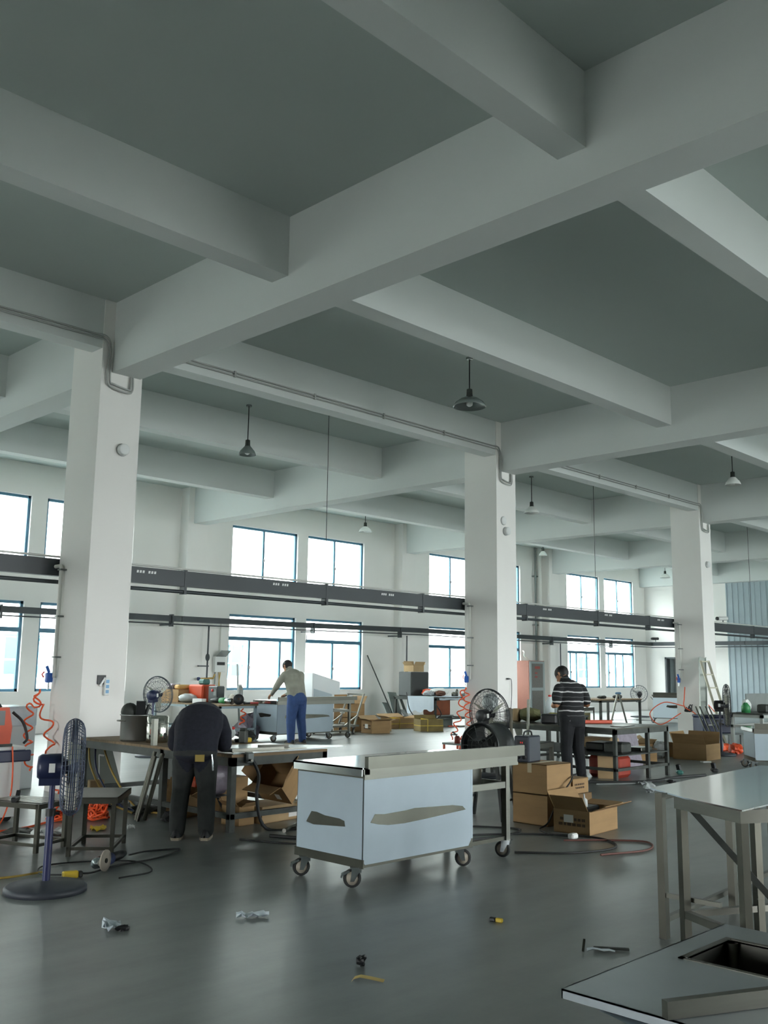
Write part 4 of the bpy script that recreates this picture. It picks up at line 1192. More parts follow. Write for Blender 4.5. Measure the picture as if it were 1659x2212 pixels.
# boxes and rubbish under the low workbench
M_cf = M_card
carton('open torn cardboard box tilted under the low workbench', (6.42, 7.55, 0.17), 0.3, 0.32, 0.38, 0.26, flaps=(125, 95, 110, 150), fl=0.17, m=M_card, sticker=('x', 0.1, 0.05, 0.06, 0.08), tape=False, tilt=(radians(6), radians(-48), 0.15))
carton('flat cardboard box with red print under the torn box', (6.1, 7.62, 0), 0.12, 0.6, 0.4, 0.16, m=M_card2, sticker=('y', 0.38, 0.03, 0.12, 0.09), tape=False)
carton('small cardboard box with dark inside under the near end of the low workbench', (5.85, 7.66, 0), 0.1, 0.2, 0.25, 0.18, flaps=(150, 160, 120, 140), fl=0.08, tape=False)
carton('crushed open cardboard box behind the legs of the bent man', (5.72, 8.4, 0.02), 0.3, 0.34, 0.3, 0.22, flaps=(140, 60, 120, 100), fl=0.14, tape=False, tilt=(0.1, 0.35, 0.4))
carton('brown cardboard box between the legs of the bent man', (6.15, 8.4, 0), 0.1, 0.4, 0.3, 0.36, tape=False)
solo('orange_machine_case', MB().bbox(-0.2, 0.2, -0.14, 0.14, 0, 0.34, 0.03).bbox(-0.1, 0.1, -0.02, 0.02, 0.34, 0.38, 0.01), M_orange2, 'orange machine case standing under the low workbench', 'case', (6.3, 8.95, 0.0), 0.2)
solo('plastic_sack', MB().blob((0, 0, 0.17), 0.17, 0.15, 0.17, 0.1, 14, 10, 8, flat=0.0), M_bagd, 'mauve plastic sack hanging under the low workbench', 'bag', (5.86, 8.08, 0.255), 0)
solo('sack_stand', MB().cyl((-0.1, -0.1, 0), (-0.02, 0.0, 0.25), 0.012, 6).cyl((0.12, -0.08, 0), (0.02, 0.0, 0.25), 0.012, 6).cyl((0.0, 0.14, 0), (0.0, 0.02, 0.25), 0.012, 6).cyl((0, 0, 0.24), (0, 0, 0.252), 0.13, 12), M_black, 'black three legged stand under the mauve sack', 'stand', (5.86, 8.08, 0))
for i, (x, y, s, k, m, lab) in enumerate(((5.62, 8.95, (0.35, 0.25, 0.1), 'lump', M_oldsteel, 'dark heap of offcuts under the left end of the low workbench'), (5.75, 9.3, (0.3, 0.2, 0.14), 'film', M_bag, 'pale plastic wrapping under the left end of the low workbench'), (5.5, 8.35, (0.2, 0.12, 0.1), 'lump', M_rubber, 'dark rag beside the crushed box'), (6.55, 8.3, (0.2, 0.14, 0.12), 'lump', M_green, 'green lump under the low workbench'), (5.6, 9.6, (0.3, 0.25, 0.18), 'lump', M_rubber, 'dark bag of rubbish beside the nearest column foot'))):
    scrap('bench_rubbish', lab, (x, y, 0), 0.5 * i, s, k, m)
for i, (a, b, lab) in enumerate((((5.95, 7.1, 0.02), (6.35, 7.35, 0.02), 'shiny tube on the floor before the low workbench'), ((6.5, 7.2, 0.02), (6.9, 7.45, 0.02), 'second shiny tube on the floor behind the cart'))):
    solo('floor_tube', MB().cyl(Vector(a) - Vector(a), Vector(b) - Vector(a), 0.02, 10), M_ss, lab, 'steel tube', a)
cable('black hose snaking on the floor between the low workbench and the cart', [(5.7, 7.0, 0.015), (5.85, 6.7, 0.015), (6.2, 6.5, 0.015), (6.6, 6.6, 0.015), (7.1, 6.5, 0.015)], 0.016)
cable('thin dark cable on the floor left of the cart', [(5.4, 7.05, 0.01), (5.6, 6.6, 0.01), (5.9, 6.35, 0.01), (6.3, 6.2, 0.01)], 0.008)
solo('hose_fitting', MB().cyl((-0.03, 0, 0.02), (0.05, 0, 0.02), 0.018, 8), M_brass, 'brass fitting on the black hose behind the cart', 'fitting', (6.25, 6.53, 0.015))

# ------------------------------------------------------------------ second row: tool bench by the window
pedestal_fan('grey pedestal fan behind the pots, back towards the camera', (9.15, 14.5, 0), radians(20), 1.03, R=0.31, tilt=0.1, off=0.12, spokes=28, m_guard=mat('grey_fan_wire', (86, 94, 100), 0.45, metal=0.4))
BX, BY, BH = 11.85, 16.3, 0.76
table('tool_bench', 'long tool bench with pale top covered in tools by the window', (BX, BY, 0), 0, 1.0, 2.5, BH, M_wood, mat('pale_blue_steel', (150, 166, 172), 0.5, metal=0.4), leg=0.05, top_t=0.03, apron=0.05, inset=0.02, stretch=0.25, mid_legs=((0.02, 1.2),))
carton('cardboard box with rolled packets on top at the left end of the tool bench', (11.98, 18.0, BH), 0.05, 0.5, 0.62, 0.27, tape=False)
solo('packet', MB().bbox(-0.14, 0.14, -0.1, 0.1, 0, 0.12, 0.03), mat('mauve_packet', (150, 140, 150), 0.5), 'mauve packet on the box of the tool bench', 'packet', (12.15, 18.45, BH + 0.272), 0.2)
solo('packet', MB().bbox(-0.16, 0.16, -0.1, 0.1, 0, 0.1, 0.03), mat('tan_packet', (196, 158, 92), 0.6), 'tan packet on the box of the tool bench', 'packet', (12.2, 18.18, BH + 0.272), -0.1)
solo('plastic_bag', MB().blob((0, 0, 0.09), 0.2, 0.2, 0.1, 0.1, 16, 10, 4, flat=0.0), M_bag, 'full clear plastic bag in the middle of the tool bench', 'bag', (12.06, 17.75, BH))
carton('small white box on the near edge of the tool bench', (11.9, 17.0, BH), 0.1, 0.12, 0.3, 0.1, m=M_paper, tape=False)
t = T('inverter_welder', 'dark inverter welder with red knob on the tool bench', 'machine', (12.45, 17.2, BH), 0.1)
MB().bbox(-0.11, 0.11, -0.1, 0.2, 0.0, 0.36, 0.02).build('housing', mat('graphite', (58, 64, 66), 0.45), t)
MB().lathe([(0.001, -0.02), (0.03, -0.02), (0.03, 0.0)], 12, 'x', (-0.11, 0.05, 0.27)).build('red_knob', M_red, t)
MB().box(-0.114, -0.11, -0.06, 0.02, 0.16, 0.3).build('front_markings', M_grey, t)
t = T('orange_cutter', 'orange machine housing behind the dark inverter welder', 'machine', (12.4, 17.55, BH), 0.1)
MB().bbox(-0.1, 0.3, 0.02, 0.5, 0.0, 0.38, 0.03).build('housing', M_orange2, t)
MB().bbox(0.0, 0.2, 0.1, 0.3, 0.38, 0.5, 0.03).build('teal_cap', M_teal, t)
t = T('water_bottle', 'brown liquid bottle standing on the tool bench', 'bottle', (12.6, 16.62, BH))
MB().lathe([(0.001, 0), (0.06, 0), (0.062, 0.17), (0.06, 0.18), (0.001, 0.18)], 16).build('tea', mat('tea_brown', (150, 86, 50), 0.3), t)
MB().lathe([(0.062, 0.18), (0.06, 0.3), (0.05, 0.36), (0.03, 0.38), (0.001, 0.38)], 16).build('bottle_body', mat('grey_bottle', (140, 146, 144), 0.25), t)
MB().cyl((0, 0, 0.38), (0, 0, 0.41), 0.035, 12).build('bottle_cap', M_white, t)
solo('white_rag', MB().blob((0, 0, 0.08), 0.16, 0.14, 0.12, 0.25, 12, 7, 6, flat=0.0), M_paper, 'crumpled white cloth behind the bottle on the tool bench', 'cloth', (12.68, 16.95, BH))
angle_grinder('large grey grinder with green collar lying along the tool bench', (12.12, 16.42, BH), radians(95), M_green, 1.7)
t = T('cut_off_saw', 'grey and black polisher lying on the near end of the tool bench', 'power tool', (12.4, 16.45, BH), radians(60))
MB().lathe([(0.001, -0.2), (0.05, -0.2), (0.055, 0.1), (0.035, 0.2), (0.001, 0.22)], 14, 'x', (0, 0, 0.06)).build('motor_housing', M_grey, t)
MB().lathe([(0.02, -0.02), (0.11, -0.02), (0.11, 0.02), (0.02, 0.02)], 20, 'x', (-0.26, 0, 0.11)).build('black_wheel', M_black, t)
for i, (x, y, m, lab) in enumerate(((12.7, 16.42, M_red, 'red handled shears on the near end of the tool bench'), (12.55, 16.36, M_black, 'black pistol tool on the near end of the tool bench'))):
    t = T('hand_tool', lab, 'hand tool', (x, y, BH), radians(-20 + 40 * i))
    MB().bbox(-0.05, 0.2, -0.02, 0.02, 0, 0.045, 0.01).build('grip', m, t)
    MB().bar((-0.05, 0, 0.03), (-0.22, 0, 0.06), 0.03, 0.03).build('shaft', M_oldsteel, t)
solo('steel_strip', MB().bar((0, 0, 0), (0.0, 0.2, 1.62), 0.06, 0.02), M_grey, 'tall grey steel strip leaning against the wall by the meter box', 'steel profile', (15.6, 20.55, 0))
t = T('coiled_air_hose', 'short orange coiled hose hanging under the tool bench', 'hose', (12.55, 16.45, 0))
coil([(0, 0, 0.7), (0.03, 0, 0.55), (0.0, 0, 0.35), (0.05, 0.0, 0.2)], 0.05, 0.14, 0.014, M_orange).build('hose', M_orange, t)
for i, (x, y, s, k, m, lab) in enumerate(((12.75, 16.6, (0.5, 0.5, 0.55), 'lump', M_bagd, 'grey sack of scrap under the tool bench beside the rear cart'), (12.4, 16.1, (0.4, 0.3, 0.25), 'lump', M_oldsteel, 'dark scrap heap under the near end of the tool bench'), (12.15, 17.2, (0.4, 0.4, 0.5), 'lump', M_rubber, 'dark bundle under the middle of the tool bench'))):
    scrap('scrap_heap', lab, (x, y, 0), 0.4 * i, s, k, m)

# rear cart, trolley, cartons along the window wall
steel_cart('steel_cart', 'rear wheeled steel cart with torn film behind the man in grey', (13.0, 15.85, 0), 0.0, L=2.3, bodyL=1.6, Wd=0.8, H=0.84, tears=(('front', [(u * 1.25 + 0.1, z + 0.05) for u, z in FT]), ('end', [(u + 0.02, 0.95 - z) for u, z in ET][::-1])))
t = T('white_hood', 'large white sheet metal hood standing against the window behind the man in grey', 'hood', (17.0, 19.3, 0))
MB().prism([(0, 0.0), (1.0, 0.0), (1.0, 1.18), (0.0, 1.42)], 0, 0.7, 'y').build('hood_shell', M_whitefilm, t)
MB().prism([(0.05, 0.05), (0.7, 0.05), (0.7, 0.85), (0.05, 1.0)], -0.012, 0.0, 'y').build('front_panel', M_film, t)
t = T('platform_trolley', 'steel platform trolley with slanted handle behind the rear cart', 'trolley', (15.2, 16.72, 0))
MB().box(0, 1.05, 0, 0.62, 0.17, 0.215).build('deck', M_ssd, t)
h = MB()
for y in (0.04, 0.58):
    h.bar((0.92, y, 0.2), (1.22, y, 0.92), 0.035)
h.bar((1.22, 0.02, 0.92), (1.22, 0.6, 0.92), 0.035).bar((1.04, 0.04, 0.5), (1.04, 0.58, 0.5), 0.02)
h.build('push_handle', M_ss, t)
for y in (0.04, 0.58):
    MB().bar((0.6, y, 0.2), (1.0, y, 0.42), 0.025).build('brace', M_ss, t)
for x, y in ((0.1, 0.08), (0.95, 0.08), (0.1, 0.54), (0.95, 0.54)):
    caster(t, x, y, 0.065, 0.5, 0.17)
carton('lower labelled cardboard box behind the platform trolley', (16.55, 17.4, 0), 0.0, 0.6, 0.55, 0.33, sticker=('x', 0.15, 0.1, 0.16, 0.12))
carton('upper open cardboard box behind the platform trolley', (16.57, 17.42, 0.335), 0.05, 0.56, 0.52, 0.33, flaps=(0, 120, 95, 150), fl=0.22, sticker=('x', 0.15, 0.1, 0.16, 0.12))
carton('cardboard box half hidden behind the frame of the rear cart', (15.7, 17.95, 0), 0.0, 0.5, 0.7, 0.62, sticker=('x', 0.2, 0.3, 0.14, 0.12))
carton('open cardboard box with raised flaps, nearest in the row along the window wall', (16.5, 16.55, 0), radians(-8), 0.55, 0.42, 0.30, flaps=(165, 175, 150, 165), fl=0.2, sticker=('x', 0.15, 0.12, 0.12, 0.1), lines=('x',))
carton('cardboard box just behind the open box with raised flaps', (17.25, 17.05, 0), 0.0, 0.45, 0.4, 0.27)
carton('yellow strapped cardboard box furthest left in the row along the window wall', (18.3, 17.6, 0), radians(-8), 0.8, 0.5, 0.27, flaps=(0, 170, 160, 165), fl=0.25, band=True)
carton('dark cardboard box with yellow strap in the clear floor by the window wall', (18.1, 16.42, 0), radians(-25), 0.62, 0.45, 0.30, flaps=(0, 0, 120, 0), fl=0.1, m=mat('old_cardboard', (120, 104, 62), 0.85, var=0.2, scale=5), band=True, tape=False)
solo('flat_board', MB().bar((0, 0, 0.02), (0, 0.5, 0.36), 0.7, 0.02, up=(0, -0.5, 0.8)), M_grey, 'grey board leaning behind the strapped boxes', 'board', (18.2, 18.9, 0))
solo('leaning_pole', MB().cyl((0, 0, 0), (-0.65, 0.6, 1.95), 0.018, 8), M_oldsteel, 'long thin pole leaning on the window wall', 'pole', (21.15, 20.2, 0))
for i, (x, y, w, h_, m, lab) in enumerate(((20.9, 19.9, 0.35, 0.85, M_grey, 'tall grey plate leaning by the dark cabinet'), (20.65, 19.95, 0.2, 0.55, M_grey, 'short grey plate leaning by the dark cabinet'), (21.2, 19.8, 0.1, 0.65, M_oldsteel, 'narrow dark bar leaning by the dark cabinet'), (21.0, 19.55, 0.16, 0.35, M_oldsteel, 'dark angle piece at the foot of the leaning plates'))):
    solo('steel_plate', MB().bar((0, 0, 0.0), (0.06, 0.4, h_), w, 0.02, up=(0, -1, 0.4)), m, lab, 'steel plate', (x, y - 0.1, 0.005))

# cloth covered table with the dark cabinet
TX, TY, TH = 20.0, 17.6, 0.79
table('side_table', 'steel table draped with a pale cloth under the middle windows', (TX, TY, 0), 0, 1.7, 1.6, TH, M_oldsteel, M_oldsteel, leg=0.05, inset=0.02, stretch=0.2)
solo('dark_cabinet', MB().bbox(-0.4, 0.35, -0.25, 0.25, 0, 0.68, 0.02).box(-0.38, -0.2, -0.26, -0.25, 0.1, 0.6), mat('dark_cabinet', (52, 56, 56), 0.6), 'dark open backed cabinet standing on the cloth covered table', 'cabinet', (20.55, 18.9, TH))
carton('torn cardboard box on top of the dark cabinet', (20.35, 18.75, TH + 0.685), 0.1, 0.5, 0.35, 0.18, flaps=(120, 150, 100, 140), fl=0.12, tape=False, m=M_card2)
grid = []
for i in range(13):
    row = []
    for j in range(9):
        u, v = i / 12, j / 8
        d = v * 1.0
        zz_ = TH + 0.012
        yy = TY + 0.9 - d
        if yy < TY - 0.012:
            zz_ = TH + 0.012 - (TY - 0.012 - yy) * (1.0 + 0.1 * sin(i * 1.2))
            yy = TY - 0.02 - 0.02 * abs(sin(i * 1.4))
        row.append((TX + 0.15 + u * 1.35, yy, zz_))
    grid.append(row)
cl = MB().sheet(grid)
grid2 = []
for i in range(13):
    row = []
    for j in range(7):
        u, v = i / 12, j / 6
        d = v * 0.42
        row.append((TX - 0.012 - 0.02 * abs(sin(i * 1.1)), TY + 0.05 + u * 1.0, TH + 0.012 - d * (0.85 + 0.02 * i + 0.1 * sin(i * 1.3))))
    grid2.append(row)
cl.sheet(grid2)
grid3 = [[(TX - 0.015 + 0.2 * j / 3, TY - 0.01 + 1.05 * i / 12, TH + 0.013) for j in range(4)] for i in range(13)]
cl.sheet(grid3)
tag(cl.build('draped_cloth', mat('pale_blue_cloth', (190, 200, 210), 0.8, bump=0.3, scale=14)), 'pale blue-grey cloth draped over the edge of the side table', 'cloth')
solo('red_crate', MB().bbox(-0.3, 0.3, -0.25, 0.25, 0, 0.42, 0.02), mat('rust_red_box', (132, 70, 40), 0.7, var=0.2, scale=4), 'rust red box under the cloth covered table', 'box', (20.45, 17.95, 0.3))
solo('low_stand', MB().box(-0.4, 0.4, -0.28, 0.28, 0.27, 0.3).box(-0.38, -0.34, -0.26, 0.26, 0, 0.27).box(0.34, 0.38, -0.26, 0.26, 0, 0.27), M_grey, 'low grey stand under the rust red box', 'stand', (20.45, 17.95, 0))
for i, (x, y, s, m, lab) in enumerate(((20.5, 18.3, (0.22, 0.18, 0.1), M_orange2, 'orange bag among clothes on the cloth covered table'), (20.75, 18.15, (0.35, 0.22, 0.11), M_paper, 'heap of white clothes on the cloth covered table'), (20.6, 17.95, (0.18, 0.14, 0.08), mat('brown_cloth', (96, 64, 50), 0.9), 'brown cloth on the cloth covered table'), (20.4, 18.2, (0.2, 0.18, 0.08), mat('spotted_cloth', (170, 174, 174), 0.8, var=0.4, scale=20), 'spotted pale cloth beside the dark cabinet'))):
    solo('clothes_heap', MB().blob((0, 0, s[2]), s[0], s[1], s[2], 0.15, 12, 7, i + 2, flat=0.0), m, lab, 'clothes', (x, y, TH + 0.014))
for i, (x, y, r, h_, m, lab) in enumerate(((21.0, 17.8, 0.06, 0.12, M_ss, 'first steel fitting on the right of the cloth covered table'), (21.2, 17.85, 0.04, 0.2, M_ss, 'upright steel tap on the cloth covered table'), (21.35, 17.75, 0.07, 0.08, M_grey, 'grey cup on the right of the cloth covered table'), (21.52, 17.8, 0.08, 0.1, M_ssd, 'steel box on the right end of the cloth covered table'))):
    solo('table_fitting', MB().lathe([(0.001, 0), (r, 0), (r, h_ * 0.7), (r * 0.6, h_), (0.001, h_)], 12), m, lab, 'fitting', (x, y, TH + 0.014))
for i, (a, b, m, lab) in enumerate((((20.3, 17.4, 0.02), (21.3, 17.0, 0.02), M_orange2, 'orange lath on the floor before the cloth covered table'), ((20.5, 17.2, 0.02), (21.6, 17.15, 0.02), M_ss, 'bright lath on the floor before the cloth covered table'))):
    solo('floor_lath', MB().bar((0, 0, 0), Vector(b) - Vector(a), 0.06, 0.03), m, lab, 'lath', a)
cable('dark cable looping beside the dark cabinet', [(19.9, 18.6, 0.9), (19.85, 18.4, 0.4), (19.95, 18.0, 0.12), (20.1, 17.5, 0.3), (19.98, 17.56, 0.6)], 0.014)
# ------------------------------------------------------------------ drum fan and cartons right of the cart
t = T('drum_fan', 'black drum blower on legs behind the right end of the cart', 'fan', (8.12, 6.42, 0), radians(8))
M_drum = mat('black_drum_steel', (44, 48, 48), 0.45, metal=0.3)
zc = 0.74
MB().lathe([(0.225, -0.16), (0.235, -0.15), (0.215, -0.12), (0.21, 0.16), (0.225, 0.19), (0.215, 0.19), (0.2, 0.15), (0.2, -0.14), (0.225, -0.16)], 30, 'x', (0, 0, zc)).build('drum', M_drum, t)
g = MB()
for rr in (0.05, 0.1, 0.15, 0.2):
    g.tube([(-0.15, rr * cos(2 * pi * k / 26), zc + rr * sin(2 * pi * k / 26)) for k in range(26)], 0.003, 4, closed=True)
for k in range(10):
    a = 2 * pi * k / 10
    g.bar((-0.15, 0, zc), (-0.15, 0.21 * cos(a), zc + 0.21 * sin(a)), 0.005)
g.build('front_grille', M_drum, t)
MB().lathe([(0.001, -0.05), (0.08, -0.05), (0.08, 0.1), (0.001, 0.1)], 18, 'x', (0, 0, zc)).build('motor', M_black, t)
for k in range(5):
    a = 2 * pi * k / 5
    MB().bar((-0.08, 0.06 * cos(a), zc + 0.06 * sin(a)), (-0.07, 0.19 * cos(a), zc + 0.19 * sin(a)), 0.09, 0.006, up=(1, 0.5, 0.3)).build('blade', M_drum, t)
for (x0, y0, x1, y1) in ((-0.1, -0.16, -0.14, -0.26), (-0.1, 0.16, -0.14, 0.26), (0.12, -0.16, 0.16, -0.26), (0.12, 0.16, 0.16, 0.26)):
    MB().bar((x0, y0, zc - 0.1), (x1, y1, 0.0), 0.03).build('leg', M_drum, t)
for s in (-1, 1):
    MB().bar((-0.13, 0.24 * s, 0.2), (0.15, 0.24 * s, 0.2), 0.022).build('cross_bar', M_drum, t)

carton('lower cardboard box of the stack right of the cart', (8.12, 5.67, 0), 0.0, 0.42, 0.42, 0.295, tape=False)
carton('upper taped cardboard box of the stack right of the cart', (8.12, 5.67, 0.298), 0.0, 0.42, 0.42, 0.295)
t = T('inverter_welder', 'small black inverter welder with red display on the carton stack', 'machine', (8.14, 5.9, 0.596), radians(8))
MB().bbox(0, 0.26, 0, 0.17, 0.0, 0.26, 0.012).build('housing', mat('blue_black_case', (44, 50, 60), 0.4), t)
MB().box(-0.003, 0, 0.04, 0.13, 0.17, 0.22).build('display_window', M_black, t)
MB().box(-0.0045, -0.003, 0.07, 0.076, 0.187, 0.203).box(-0.0045, -0.003, 0.09, 0.096, 0.187, 0.203).build('red_digits', mat('red_display', (220, 40, 30), 0.4, emit=1.0), t)
for y, z in ((0.05, 0.14), (0.12, 0.14), (0.05, 0.05), (0.12, 0.05)):
    MB().lathe([(0.001, -0.02), (0.02, -0.02), (0.022, 0.0)], 10, 'x', (0, y, z)).build('knob', M_black, t)
MB().tube(smooth_path([(0.04, 0.08, 0.26), (0.07, 0.08, 0.3), (0.19, 0.08, 0.3), (0.22, 0.08, 0.26)], 4), 0.01, 6).build('carrying_handle', M_black, t)
carton('dark lower cardboard box beside the carton stack', (8.58, 5.66, 0), 0.02, 0.34, 0.34, 0.27, m=M_cardin, tape=False)
carton('small printed cardboard box with green grinder on top', (8.56, 5.66, 0.275), 0.03, 0.3, 0.3, 0.15, lines=('x', 'y'), tape=False)
angle_grinder('green polisher standing on the small printed box', (8.62, 5.84, 0.43), radians(40), M_teal, 1.1)
cable('black cable looping from the green polisher to the floor', [(8.62, 5.7, 0.47), (8.45, 5.61, 0.42), (8.2, 5.6, 0.25), (8.03, 5.6, 0.06), (7.92, 5.62, 0.012), (7.8, 5.5, 0.012), (7.73, 5.3, 0.012), (7.73, 5.16, 0.02)], 0.008)
t = carton('open cardboard box with raised flaps and a tube inside, right of the stack', (7.98, 5.1, 0), radians(5), 0.58, 0.38, 0.215, flaps=(158, 172, 118, 128), fl=0.17, sticker=('x', 0.17, 0.1, 0.1, 0.07), lines=('x',), tape=False)
solo('sealant_tube', MB().lathe([(0.001, 0), (0.028, 0), (0.028, 0.25), (0.01, 0.27), (0.006, 0.31), (0.001, 0.31)], 14), M_white, 'white sealant tube sticking out of the open box', 'tube', (8.28, 5.32, 0.03), rot=(radians(-12), radians(10), 0))
solo('black_case', MB().bbox(-0.14, 0.14, -0.07, 0.07, 0, 0.2, 0.015), M_black, 'black case inside the open box', 'case', (8.38, 5.38, 0.01), 0.1)
solo('blue_packet', MB().bbox(-0.05, 0.05, -0.03, 0.03, 0, 0.28, 0.01), mat('slate_blue', (86, 104, 124), 0.5), 'slate blue packet behind the tube in the open box', 'packet', (8.17, 5.38, 0.01), 0.3, rot=(0, 0.1, 0.3))
for i, (p, m, lab) in enumerate((
        (((6.7, 5.9, 0.01), (7.2, 5.8, 0.01), (7.7, 5.4, 0.01), (7.9, 4.95, 0.01), (7.6, 4.6, 0.01), (7.1, 4.7, 0.01), (6.75, 5.05, 0.01)), M_cable, 'black cable looping on the floor right of the cart'),
        (((6.9, 6.3, 0.01), (7.4, 6.25, 0.01), (7.75, 5.75, 0.01), (7.3, 5.6, 0.01), (6.8, 5.7, 0.01), (6.5, 5.6, 0.01)), M_cable, 'thin cable coil on the floor under the cart frame'),
        (((7.55, 5.1, 0.01), (7.85, 4.85, 0.01), (8.05, 4.55, 0.01), (7.7, 4.35, 0.01), (7.2, 4.5, 0.01)), mat('red_cable', (96, 58, 50), 0.6), 'reddish cable on the floor before the open box'))):
    cable(lab, p, 0.009, m)
solo('cable_joint', MB().bbox(-0.05, 0.05, -0.03, 0.03, 0, 0.05, 0.012), M_white, 'white cable joint on the floor before the open box', 'fitting', (7.73, 5.12, 0))

# stainless box frame behind the stack
t = T('steel_box_frame', 'open stainless box frame standing behind the carton stack', 'frame', (10.82, 7.68, 0), radians(12))
A, Bw, Hh, q = 0.52, 0.4, 0.56, 0.05
for x in (0, A - q):
    for y in (0, Bw - q):
        MB().box(x, x + q, y, y + q, 0, Hh).build('post', M_ss, t)
MB().box(0, A, 0, Bw, Hh - 0.008, Hh).box(0, A, 0, 0.02, Hh - 0.07, Hh).box(0, 0.02, 0, Bw, Hh - 0.07, Hh).build('top_panel', M_ss, t)
MB().box(0.02, A - 0.02, Bw - 0.03, Bw - 0.02, 0.03, Hh - 0.03).build('back_panel', M_oldsteel, t)
MB().box(0, A, 0, Bw, 0.0, 0.03).build('bottom_panel', M_ssd, t)

# tall fan at the second column, extinguisher stand
pedestal_fan('tall dark pedestal fan in front of the second column', (11.15, 8.88, 0), radians(-2), 0.87, R=0.375, tilt=0.08, off=0.13, spokes=30, depth=0.15, m_body=M_black, m_pole=M_oldsteel, m_guard=mat('black_fan_wire', (44, 48, 52), 0.4, metal=0.4))
t = T('low_stand', 'low orange-red stand with a grey top at the foot of the second column', 'stand', (13.16, 11.0, 0))
MB().box(0, 0.42, 0, 0.42, 0.22, 0.25).build('stand_top', M_grey, t)
for x in (0.01, 0.38):
    for y in (0.01, 0.38):
        MB().box(x, x + 0.03, y, y + 0.03, 0, 0.22).build('leg', M_orange2, t)
MB().box(0.03, 0.39, 0.03, 0.39, 0.05, 0.08).build('shelf', M_orange2, t)
t = T('fire_extinguisher', 'small dark fire extinguisher lying on the orange-red stand', 'extinguisher', (13.22, 11.12, 0.25))
MB().lathe([(0.001, 0), (0.05, 0.0), (0.05, 0.1), (0.03, 0.13), (0.001, 0.13)], 14).build('cylinder', mat('dark_red_paint', (120, 44, 34), 0.5), t)
MB().bar((-0.02, 0, 0.14), (-0.1, 0.02, 0.2), 0.03, 0.02).bar((0, 0, 0.15), (-0.12, 0.05, 0.15), 0.02, 0.02).build('lever', M_black, t)
hose_pile('orange hose heap on the low stand at the second column', (13.42, 11.12, 0.25), 0.08, 5, 5, h=0.2)
solo('steel_strip', MB().bar((0, 0, 0), (-0.05, 0.3, 0.85), 0.16, 0.02, up=(0, -1, 0.3)), M_ss, 'bright steel strip leaning on the second column beside the fan', 'steel strip', (14.05, 10.22, 0.0))

# ------------------------------------------------------------------ bench of the striped man
X3, Y3, H3 = 12.1, 7.28, 0.735
table('workbench', 'dark steel workbench with shelf in front of the man in striped shirt', (X3, Y3, 0), 0, 1.52, 2.2, H3, M_ssd, M_oldsteel, leg=0.05, top_t=0.02, apron=0.07, inset=0.0, stretch=0.16, shelf=0.36, mid_legs=((0.9, 0.0),))
def small(name, lab, cat, x, y, z, s, m, rz=0.0, kind='box', seed=1, group=None):
    if kind == 'box':
        mb = MB().bbox(-s[0] / 2, s[0] / 2, -s[1] / 2, s[1] / 2, 0, s[2], min(s) * 0.15)
    elif kind == 'lump':
        mb = MB().blob((0, 0, s[2] / 2), s[0] / 2, s[1] / 2, s[2] / 2, 0.12, 12, 7, seed, flat=0.0)
    else:
        mb = MB().lathe([(0.001, 0), (s[0] / 2, 0), (s[0] / 2, s[2] * 0.7), (s[0] / 4, s[2]), (0.001, s[2])], 14)
    return solo(name, mb, m, lab, cat, (x, y, z), rz, group)
small('orange_level', 'long orange spirit level on the bench of the striped man', 'tool', 13.1, 8.2, H3, (0.5, 0.06, 0.05), M_orange2, radians(-30))
small('steel_clamp', 'steel plate lying on the bench beside the striped man', 'steel plate', 12.75, 7.55, H3, (0.5, 0.2, 0.01), M_ss, 0.2)
small('tool_heap', 'heap of dark tools on the bench of the striped man', 'tools', 13.3, 8.9, H3, (0.5, 0.4, 0.14), M_oldsteel, 0.1, 'lump', 4)
small('green_bag', 'olive green bag at the far left of the striped man bench', 'bag', 12.6, 9.1, H3, (0.4, 0.35, 0.22), mat('olive_cloth', (104, 104, 68), 0.8, var=0.2, scale=8), 0, 'lump', 7)
small('olive_jacket', 'yellow-green jacket lying beside the striped man', 'cloth', 12.75, 8.75, H3, (0.35, 0.3, 0.15), mat('yellow_green_cloth', (150, 146, 66), 0.8, var=0.3, scale=9), 0, 'lump', 9)
small('black_case', 'black tool case on the bench left of the striped man', 'case', 12.45, 8.6, H3, (0.3, 0.25, 0.14), M_black, 0.3)
small('red_box', 'red plastic box at the far edge of the striped man bench', 'box', 13.4, 9.25, H3, (0.2, 0.14, 0.1), M_red, 0.2)
small('card_packet', 'small tan packet at the left of the striped man bench', 'packet', 12.45, 9.25, H3, (0.12, 0.1, 0.2), M_card2, 0.2)
for x, y, s, m, lab in ((12.9, 8.0, (0.5, 0.3, 0.12), M_black, 'black tray on the shelf of the striped man bench'), (13.3, 7.6, (0.4, 0.25, 0.05), M_ss, 'bright steel pieces on the shelf of the striped man bench'), (12.6, 7.55, (0.3, 0.3, 0.15), M_oldsteel, 'dark parts box on the shelf of the striped man bench'), (13.35, 8.3, (0.3, 0.5, 0.15), M_card2, 'cardboard tray on the shelf of the striped man bench')):
    small('shelf_box', lab, 'box', x, y, 0.361, s, m, 0.1)
small('red_crate', 'red plastic crate under the striped man bench', 'crate', 12.7, 7.75, 0.0, (0.42, 0.5, 0.32), mat('brick_red_plastic', (150, 52, 34), 0.6, var=0.15, scale=5), 0.05)
small('board_offcut', 'tan board leaning on the red crate under the bench', 'board', 12.4, 7.62, 0.0, (0.03, 0.25, 0.32), M_card2, 0.5)
carton('wide cardboard box on the floor behind the striped man bench', (14.9, 8.7, 0), radians(-20), 0.6, 0.4, 0.22, tape=False)
carton('second cardboard box on the floor behind the striped man bench', (15.6, 9.0, 0), radians(-10), 0.5, 0.4, 0.25, flaps=(0, 150, 120, 0), fl=0.15, tape=False)
